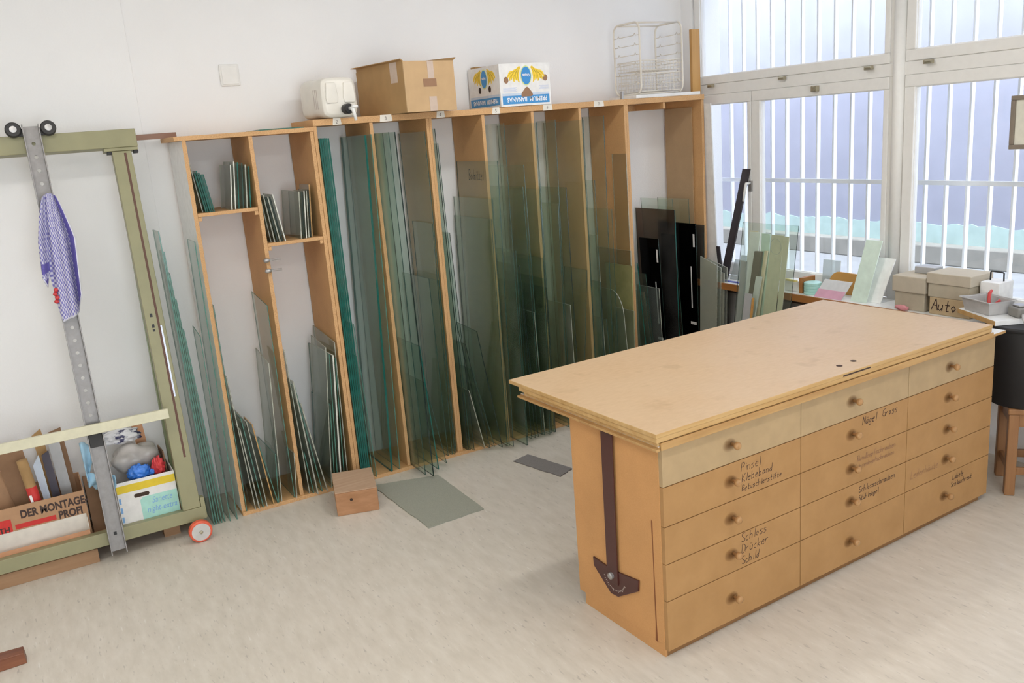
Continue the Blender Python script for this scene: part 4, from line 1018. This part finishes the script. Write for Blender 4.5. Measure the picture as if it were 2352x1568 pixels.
# bags and scraps in the white carton
def lump(name, label, cat, c, rad, seed, mat, amp=.3, freq=3.0, grp='plastic bags in the white carton'):
    mb = MB(); blob(mb, c, rad, seed, amp, 40, 26, 0, freq); return tag(mb.build(name, mat, None, 0, True), label, cat, grp)
lump('plastic_bag', 'crumpled grey clear plastic bag across the white carton', 'plastic bag', (-.255, .128, .425), (.118, .062, .075), 4, 'bag_grey', .30, 1.5)
lump('plastic_bag', 'crumpled bright blue plastic bag in the white carton', 'plastic bag', (-.262, .018, .378), (.050, .028, .038), 8, 'bag_blue', .4, 4)
lump('plastic_bag', 'crumpled red plastic bag in the white carton', 'plastic bag', (-.165, .022, .388), (.030, .026, .044), 12, 'bag_red', .5, 3)
lump('plastic_bag', 'white bag with dark blue stripes on top of the heap', 'plastic bag', (-.305, .128, .556), (.085, .045, .035), 15, 'striped', .4, 2.6)
lump('plastic_bag', 'small blue plastic scrap beside the bright blue bag', 'plastic bag', (-.203, .002, .372), (.012, .016, .014), 18, 'bag_blue', .4, 4)
tg = thing('sky_blue_bag', 'pale sky blue bag draped over the left edge of the white carton', 'plastic bag', (0, 0, 0), 0, 'plastic bags in the white carton')
mb = MB().grid(16, 10, lambda u, v: (-.50 + .13*u - .012*math.sin(7*u), -.04 + .02*math.sin(9*u + 4*v) + .03*v, .445 - .03*u - .07*v + .012*math.sin(6*u))); mb.build('front_fold', 'bag_sky', tg, 0, True, .004)
mb = MB().grid(12, 12, lambda u, v: (-.50 + .08*u*v, -.04 + .20*u, .445 + .11*u*(1 - .2*v) - .04*v*(1 - u) + .01*math.sin(8*v))); mb.build('side_fold', 'bag_sky', tg, 0, True, .004)
B('lining', (-.48, .0, .34), (-.40, .12, .395), 'bag_sky', tg, .02)
tag(B('carton_behind', (-.515, .11, ZS), (-.40, .30, .335), 'card_dark'), 'dark carton between the tool carton and the white carton', 'carton')
slab('cardboard_piece', 'brown cardboard behind the grey bag in the white carton', 'cardboard', -.21, -.24, .212, .255, .1, .60, .05, 'card_orange', .02)
slab('cardboard_piece', 'brown cardboard strip at the right of the white carton', 'cardboard', -.122, -.132, .05, .24, .1, .45, .006, 'card_dark', .02)
# ---------------------------------------------------------------- on the floor
t = thing('timber_block', 'brown wooden block standing on the floor before the rack', 'wood block')
bl = [(.622, -.365), (.836, -.430), (.918, -.140), (.704, -.075)]
MB().hexa([(x, y, .0) for x, y in bl] + [(x, y, .128) for x, y in bl]).build('block', 'block_wood', t, .004)
cx_ = sum(p[0] for p in bl)/4; cy_ = sum(p[1] for p in bl)/4
MB().hexa([(x, y, .1285) for x, y in bl] + [(x, y, .134) for x, y in bl]).build('top_layer', 'block_top', t, .002)
kx = Vector((.836 - .622, -.430 + .365, 0)).normalized()
MB().lathe([(0, 0), (.008, 0), (.008, .0006), (0, .0006)], lambda a, b, h: (.7 + kx.x*a + kx.y*h*1, -.389 + kx.y*a - h - .0003, .085 + b), 14).build('knot', 'hole_dark', t)
def mat_piece(name, label, pts, h, m):
    rnd = random.Random(4); out_ = []
    for (a, b), (c, d) in zip(pts, pts[1:] + pts[:1]):
        for i in range(10): f = i/10; out_.append((a + (c - a)*f + rnd.uniform(-.003, .003), b + (d - b)*f + rnd.uniform(-.003, .003)))
    return tag(MB().prism(out_, h, lambda a, b, c: (a, b, .0004 + c)).build(name, m), label, 'carpet piece')
mat_piece('carpet_piece', 'grey-green carpet piece on the floor before the rack', [(.925, -.10), (1.29, -.215), (1.279, -.80), (.95, -.811)][::-1], .006, 'carpet_green')
mat_piece('carpet_piece', 'small dark grey carpet strip on the floor beside the workbench', [(1.743, -.326), (1.863, -.292), (1.945, -.655), (1.829, -.703)][::-1], .006, 'carpet_grey')
t = thing('table_foot', 'brown wooden furniture foot at the lower left edge of the floor', 'furniture foot')
MB().hexa([(-1.5, -.875, .0), (-.868, -.862, .0), (-.868, -.80, .0), (-1.5, -.80, .0), (-1.5, -.875, .075), (-.872, -.858, .048), (-.872, -.80, .048), (-1.5, -.80, .075)]).build('foot_rail', 'dark_foot', t, .003)
B('upright', (-1.5, -.875, .0755), (-1.44, -.80, .60), 'dark_foot', t, .003)

# ================================================================ BY THE WINDOW
def lean_strip(name, label, cat, y0, y1, dy, xb, xt, z0, z1, t_, mat, grp=None, edge=None):
    """a flat strip facing the room (-x): foot at xb between y0..y1, top shifted by dy and back to xt"""
    v = [(xb, y1, z0), (xb + t_, y1, z0), (xb + t_, y0, z0), (xb, y0, z0), (xt, y1 + dy, z1), (xt + t_, y1 + dy, z1), (xt + t_, y0 + dy, z1), (xt, y0 + dy, z1)]
    mb = MB().hexa(v); mats = [mat]
    if edge: mb.m = [1, 1, 1, 0, 1, 0]; mats = [mat, edge]
    return tag(mb.build(name, mats, None, .0005), label, cat, grp)
G1 = 'glass and board strips leaning on the window sill'
lean_strip('dark_bar', 'long dark flat bar standing on the sill, tilted against the window', 'bar', -.09, -.155, -.105, 3.66, 3.782, .798, 1.55, .012, 'dark_bar')
lean_strip('white_strip', 'long white strip leaning on the sill next to the brown profile', 'strip', -.44, -.53, -.06, 3.405, 3.535, .0005, 1.17, .006, 'strip_white', G1)
lean_strip('beige_strip', 'beige board strip behind the white strip at the sill', 'strip', -.45, -.52, -.04, 3.43, 3.5455, .0005, 1.175, .006, 'strip_beige', G1)
lean_strip('grey_strip', 'grey strip leaning on the sill left of the brown profile', 'strip', -.43, -.475, -.03, 3.385, 3.495, .0005, .98, .008, 'strip_grey', G1)
lean_strip('brown_profile', 'brown wooden frame profile with dark face leaning on the sill', 'profile', -.50, -.555, -.08, 3.36, 3.492, .0005, 1.055, .02, 'frame_brown', G1)
lean_strip('white_profile', 'narrow white notched profile leaning in front of the brown one', 'profile', -.525, -.57, -.10, 3.343, 3.458, .0005, .90, .012, 'white_laminate', G1)
lean_strip('pale_profile', 'narrow cream profile beside the brown profile at the sill', 'profile', -.60, -.622, -.05, 3.347, 3.51, .0005, 1.06, .012, 'strip_beige', G1)
lean_strip('glass_strip', 'pale green glass strip leaning on the sill', 'glass strip', -.63, -.70, .03, 3.40, 3.54, .0005, 1.165, .006, 'mint_strip', G1)
gl = lean_strip('tinted_panel', 'olive beige glass panel with a marked circle leaning on the sill', 'glass panel', -.675, -.775, -.02, 3.36, 3.525, .0005, 1.165, .006, 'olive_beige', G1)
for r_ in (.050, ):
    mb = MB(); mb.tube([(3.5085, -.745 + .044*math.cos(a), 1.095 + r_*math.sin(a)) for a in [R(i*15) for i in range(24)]], .0012, 5, 0, True)
    c_ = mb.build('circle_mark', 'strip_grey'); c_.parent = gl
lean_strip('tinted_panel', 'narrow olive glass panel just right of the circle-marked one', 'glass panel', -.79, -.83, -.005, 3.37, 3.527, .0005, 1.16, .006, 'olive_beige', G1)
lean_strip('grey_glass_sheet', 'narrow grey glass pane below the tan block at the sill', 'glass pane', -.60, -.66, .0, 3.25, 3.385, .0005, .80, .006, 'strip_grey', G1)
lean_strip('wood_lath', 'thin wooden lath in front of the olive glass panel', 'lath', -.665, -.68, -.01, 3.25, 3.37, .0005, .78, .008, 'chair_ply', G1)
lean_strip('window_offcut', 'large clear glass pane leaning on the sill, black edged', 'glass pane', -.50, -.955, .0, 3.30, 3.475, .0005, 1.24, .005, 'g_clear', G1, 'e_dark')
lean_strip('tan_block', 'tan wooden block standing on the sill edge', 'block', -.575, -.63, 0, 3.575, 3.575, .7975, .875, .02, 'card_light')
tag(MB().hexa([(3.585, -.84, .8665), (3.60, -.84, .8665), (3.60, -.50, .8755), (3.585, -.50, .8755), (3.585, -.84, .8785), (3.60, -.84, .8785), (3.60, -.50, .8875), (3.585, -.50, .8875)]).build('yellow_ruler', 'ruler_yellow', None, .001), 'yellow ruler lying across the blocks on the sill', 'ruler')
tag(B('print_card_box', (3.62, -.845, .7975), (3.70, -.715, .866), 'box_white', None, .002), 'small white printed box on the sill beside the mint discs', 'box')
tag(B('wood_block', (3.60, -.875, .7975), (3.72, -.85, .895), 'sill_wood', None, .002), 'brown wooden bookend block on the sill beside the printed box', 'block')
for i in range(4):
    o = MB().lathe([(0, 0), (.050, 0), (.053, .003), (.053, .0155), (.050, .018), (0, .018)], lambda x, y, h, i=i: (3.635 + x, -.928 + y, .7975 + .0185*i + h), 28).build('glass_disc', 'mint_disc', None, 0)
    tag(o, f'round mint glass disc on the sill, {["lowest", "second lowest", "third from below", "topmost"][i]} of four stacked', 'glass disc', 'stack of mint discs')
lean_strip('frosted_pane', 'frosted glass pane upright on the sill behind the mint discs', 'glass pane', -.885, -1.015, .0, 3.765, 3.782, .7975, .99, .005, 'g_frost', None, 'e_white')
sp_ = lean_strip('sample_sheet', 'grey glass sample with pink lower half lying tilted on the sill', 'glass sample', -.99, -1.19, -.03, 3.575, 3.635, .7975, .90, .005, 'sample_grey')
mb = MB().hexa([(3.5735, -1.19, .798), (3.5745, -1.19, .798), (3.5745, -.99, .798), (3.5735, -.99, .798), (3.5998, -1.203, .845), (3.6008, -1.203, .845), (3.6008, -1.003, .845), (3.5998, -1.003, .845)]); c_ = mb.build('pink_half', 'pink_print'); c_.parent = sp_
lean_strip('mint_strip', 'tall mint green glass strip upright at the window post', 'glass strip', -1.235, -1.345, -.025, 3.60, 3.70, .7975, 1.15, .006, 'mint_strip', None)
lean_strip('white_strip', 'shorter white strip behind the mint green strip', 'strip', -1.25, -1.41, -.02, 3.64, 3.74, .7975, 1.045, .006, 'strip_white', None)
for i, (a, b, z1, mt) in enumerate(((-.16, -.25, .93, 'g_frost'), (-.20, -.33, .96, 'g_frost'), (-.28, -.40, .985, 'g_frost'))):
    lean_strip('frosted_pane', f'pale frosted pane at the left end of the sill, {["lowest", "middle", "tallest"][i]} of three', 'glass pane', a, b, 0, 3.685 + .022*i, 3.738 + .020*i, .7975, z1, .005, mt, 'frosted panes at the left of the sill', 'e_white')
tag(B('blue_strip', (3.60, -.40, .7975), (3.625, -.12, .803), 'blue_strip'), 'narrow blue strip lying on the sill by the frosted panes', 'strip')
# plywood board with rounded corners leaning at the window
P_ = [(-1.225, .7975), (-.965, .7975), (-.965, .86)] + [(-1.03 + .065*math.cos(a), .86 + .068*math.sin(a)) for a in [R(i*15) for i in range(1, 7)]] + [(-1.16 + .065*math.cos(a), .86 + .068*math.sin(a)) for a in [R(90 + i*15) for i in range(1, 7)]]
tag(MB().prism(P_, .012, lambda a, b, c: (3.725 + c + .2*(b - .8), a, b)).build('plywood_board', 'chair_ply', None, .003), 'orange plywood board with rounded corners leaning at the window on the sill', 'board')
# cartons on the right sill
t = thing('lidded_box', 'grey card box with deep lid on the sill at the window post', 'box')
B('body', (3.600, -1.715, .7975), (3.775, -1.533, .896), 'card_grey', t, .003)
B('lid', (3.588, -1.725, .8965), (3.785, -1.521, .987), 'card_grey_lid', t, .006)
t = thing('lettered_carton', 'grey card carton with handwritten Auto below the wide lidded box', 'carton')
f_ = B('body', (3.596, -1.978, .7975), (3.775, -1.748, .890), 'card_tan', t, .003)
pen('handwriting', [(0, 0, 'Auto')], .060, lambda a, b: (3.5952, -1.762 - a, .823 + b), 'ink', f_, .005, .15, 3)
t = thing('lidded_box', 'wide grey card box with lid on top of the lettered carton', 'box')
B('body', (3.596, -1.972, .8905), (3.775, -1.737, .9635), 'card_grey', t, .003); B('lid', (3.588, -1.980, .964), (3.785, -1.729, 1.022), 'card_grey_lid', t, .004)
tag(B('dark_tin', (3.70, -1.70, .9875), (3.78, -1.58, 1.025), 'strip_grey', None, .003), 'dark-topped tin on the deep-lidded box at the window', 'tin')
tag(B('white_box', (3.66, -2.088, .7975), (3.785, -1.985, .99), 'box_white', None, .003), 'bright white box on the sill right of the card boxes', 'box')
mb = MB(); blob(mb, (3.571, -1.60, .8125), (.012, .04, .015), 33, .3, 24, 16)
tag(mb.build('pink_cloth', 'pink_cloth', None, 0, True), 'pink cloth lump at the sill below the card boxes', 'cloth')
# stool with a black bin and a white board
stl = thing('wooden_stool', 'brown wooden stool with stretchers beside the right end of the bench', 'stool', (3.578, -2.358, 0), R(40))
B('seat', (-.15, -.15, .42), (.15, .15, .45), 'stool_wood', stl, .006)
for x in (-.122, .122):
    for y in (-.122, .122): B('leg', (x - .023, y - .023, 0), (x + .023, y + .023, .4195), 'stool_wood', stl, .005)
for s in (-.122, .122):
    B('apron', (-.0985, s - .010, .355), (.0985, s + .010, .4195), 'stool_wood', stl, .002); B('apron', (s - .010, -.0985, .355), (s + .010, .0985, .4195), 'stool_wood', stl, .002)
    B('stretcher', (-.0985, s - .009, .105), (.0985, s + .009, .145), 'stool_wood', stl, .003); B('stretcher', (s - .009, -.0985, .105), (s + .009, .0985, .145), 'stool_wood', stl, .003)
bn = thing('black_bin', 'black plastic bin standing on the wooden stool', 'bin', (3.535, -2.312, .4505))
MB().lathe([(.0, 0), (.150, 0), (.157, .006), (.176, .375), (.176, .398), (.172, .398), (.170, .375), (.151, .012), (0, .012)], lambda x, y, h: (x, y, h), 40).build('shell', 'bin_black', bn, 0, True)
MB().lathe([(.1765, .377), (.182, .379), (.182, .3985), (.1765, .3985)], lambda x, y, h: (x, y, h), 40).build('rim', 'bin_black', bn, 0, True)
bd = thing('white_shelf_board', 'white shelf board with brown edge lying on the black bin', 'board', (3.352, -2.258, .8505), R(-27))
m_ = MB().box((0, 0, 0), (.20, .32, .024)); m_.m = [0, 0, 0, 0, 0, 1]; m_.build('board', ['white_laminate', 'ply_edge'], bd, .001)
tb = thing('plastic_tub', 'grey plastic tub with tools standing on the white shelf board', 'tub', (3.432, -2.178, .875), R(-20))
TW, TD, TH = .118, .175, .066
mb = MB(); q = .012; w_ = .004
def frus(zz, gw):
    e = q*zz/TH; return [(-e + gw, -e + gw, zz), (TW + e - gw, -e + gw, zz), (TW + e - gw, TD + e - gw, zz), (-e + gw, TD + e - gw, zz)]
o0, o1, i1, i0 = frus(0, 0), frus(TH, 0), frus(TH, w_), [(x, y, w_) for x, y, z in frus(0, w_)]
vs = o0 + o1 + i1 + i0; fs = [(3, 2, 1, 0), (12, 13, 14, 15)]
for k in range(4):
    k2 = (k + 1) % 4; fs += [(k, k2, 4 + k2, 4 + k), (4 + k, 4 + k2, 8 + k2, 8 + k), (8 + k, 8 + k2, 12 + k2, 12 + k)]
mb.add(vs, fs); mb.build('shell', 'tub_grey', tb, .003)
rm = MB(); e = q + .005
rm.tube([(-e, -e, TH), (TW + e, -e, TH), (TW + e, TD + e, TH), (-e, TD + e, TH)], .004, 8, 0, True); rm.build('rim', 'tub_grey', tb)
pl = thing('pliers', 'red-handled pliers sticking out of the grey tub', 'pliers', (3.432, -2.178, .8795), R(-20))
MB().tube([(.05, .06, .010), (.055, .075, .05), (.075, .095, .085), (.09, .10, .098)], [.008, .009, .009, .006], 10).build('handle', 'tool_red', pl, 0, True)
MB().tube([(.05, .05, .012), (.085, .055, .04), (.10, .05, .055)], [.008, .009, .007], 10).build('handle', 'tool_red', pl, 0, True)
MB().box((.015, .035, .0), (.055, .06, .014)).build('jaw', 'tool_dark', pl, .004)
mb = MB(); blob(mb, (3.505, -2.085, .8985), (.026, .03, .012), 41, .3, 16, 10)
tag(mb.build('dark_scrap', 'tool_dark', None, 0, True), 'dark tool scraps lying in the grey tub', 'scrap')
md_ = thing('power_tool', 'grey motor tool lying on the white board at the right edge', 'power tool', (3.352 + .115*.891 + .006*.454, -2.258 - .115*.454 + .006*.891, .875), R(-27))
MB().box((0, 0, 0), (.082, .088, .050)).build('body', 'motor_grey', md_, .012, False, segs=3)
MB().tube([(.02, -.003, .02), (.01, -.022, .012), (.006, -.03, .004), (.004, -.05, -.014)], .0055, 8).build('cable', 'tub_grey', md_, 0, True)
MB().box((.012, .012, .0505), (.06, .07, .060)).build('cover', 'steel', md_, .004)
sw = thing('saw_handle', 'black wire bow handle on the white box right of the card boxes', 'handle', (3.725, -2.035, .9905))
MB().tube([(0, .035, 0), (0, .034, .04), (0, .03, .046), (0, -.03, .044), (0, -.035, .04), (0, -.036, 0)], .004, 8).build('bow', 'black_plastic', sw, 0, True)
tag(B('brown_block', (3.80, -2.30, .7975), (3.812, -2.22, .90), 'card_orange', None, .002), 'small brown block on the sill at the right edge', 'block')
# framed picture hung on the window
t = thing('picture_frame', 'small brown frame with pale paper hanging at the right window', 'picture frame')
mb = MB(); ring(mb, -2.022, -2.24, 1.648, 1.908, (.022, .022, .022, .022), 3.775, 3.793); mb.build('moulding', 'frame_brown', t, .003)
B('paper', (3.786, -2.218, 1.67), (3.790, -2.044, 1.886), 'paper', t)
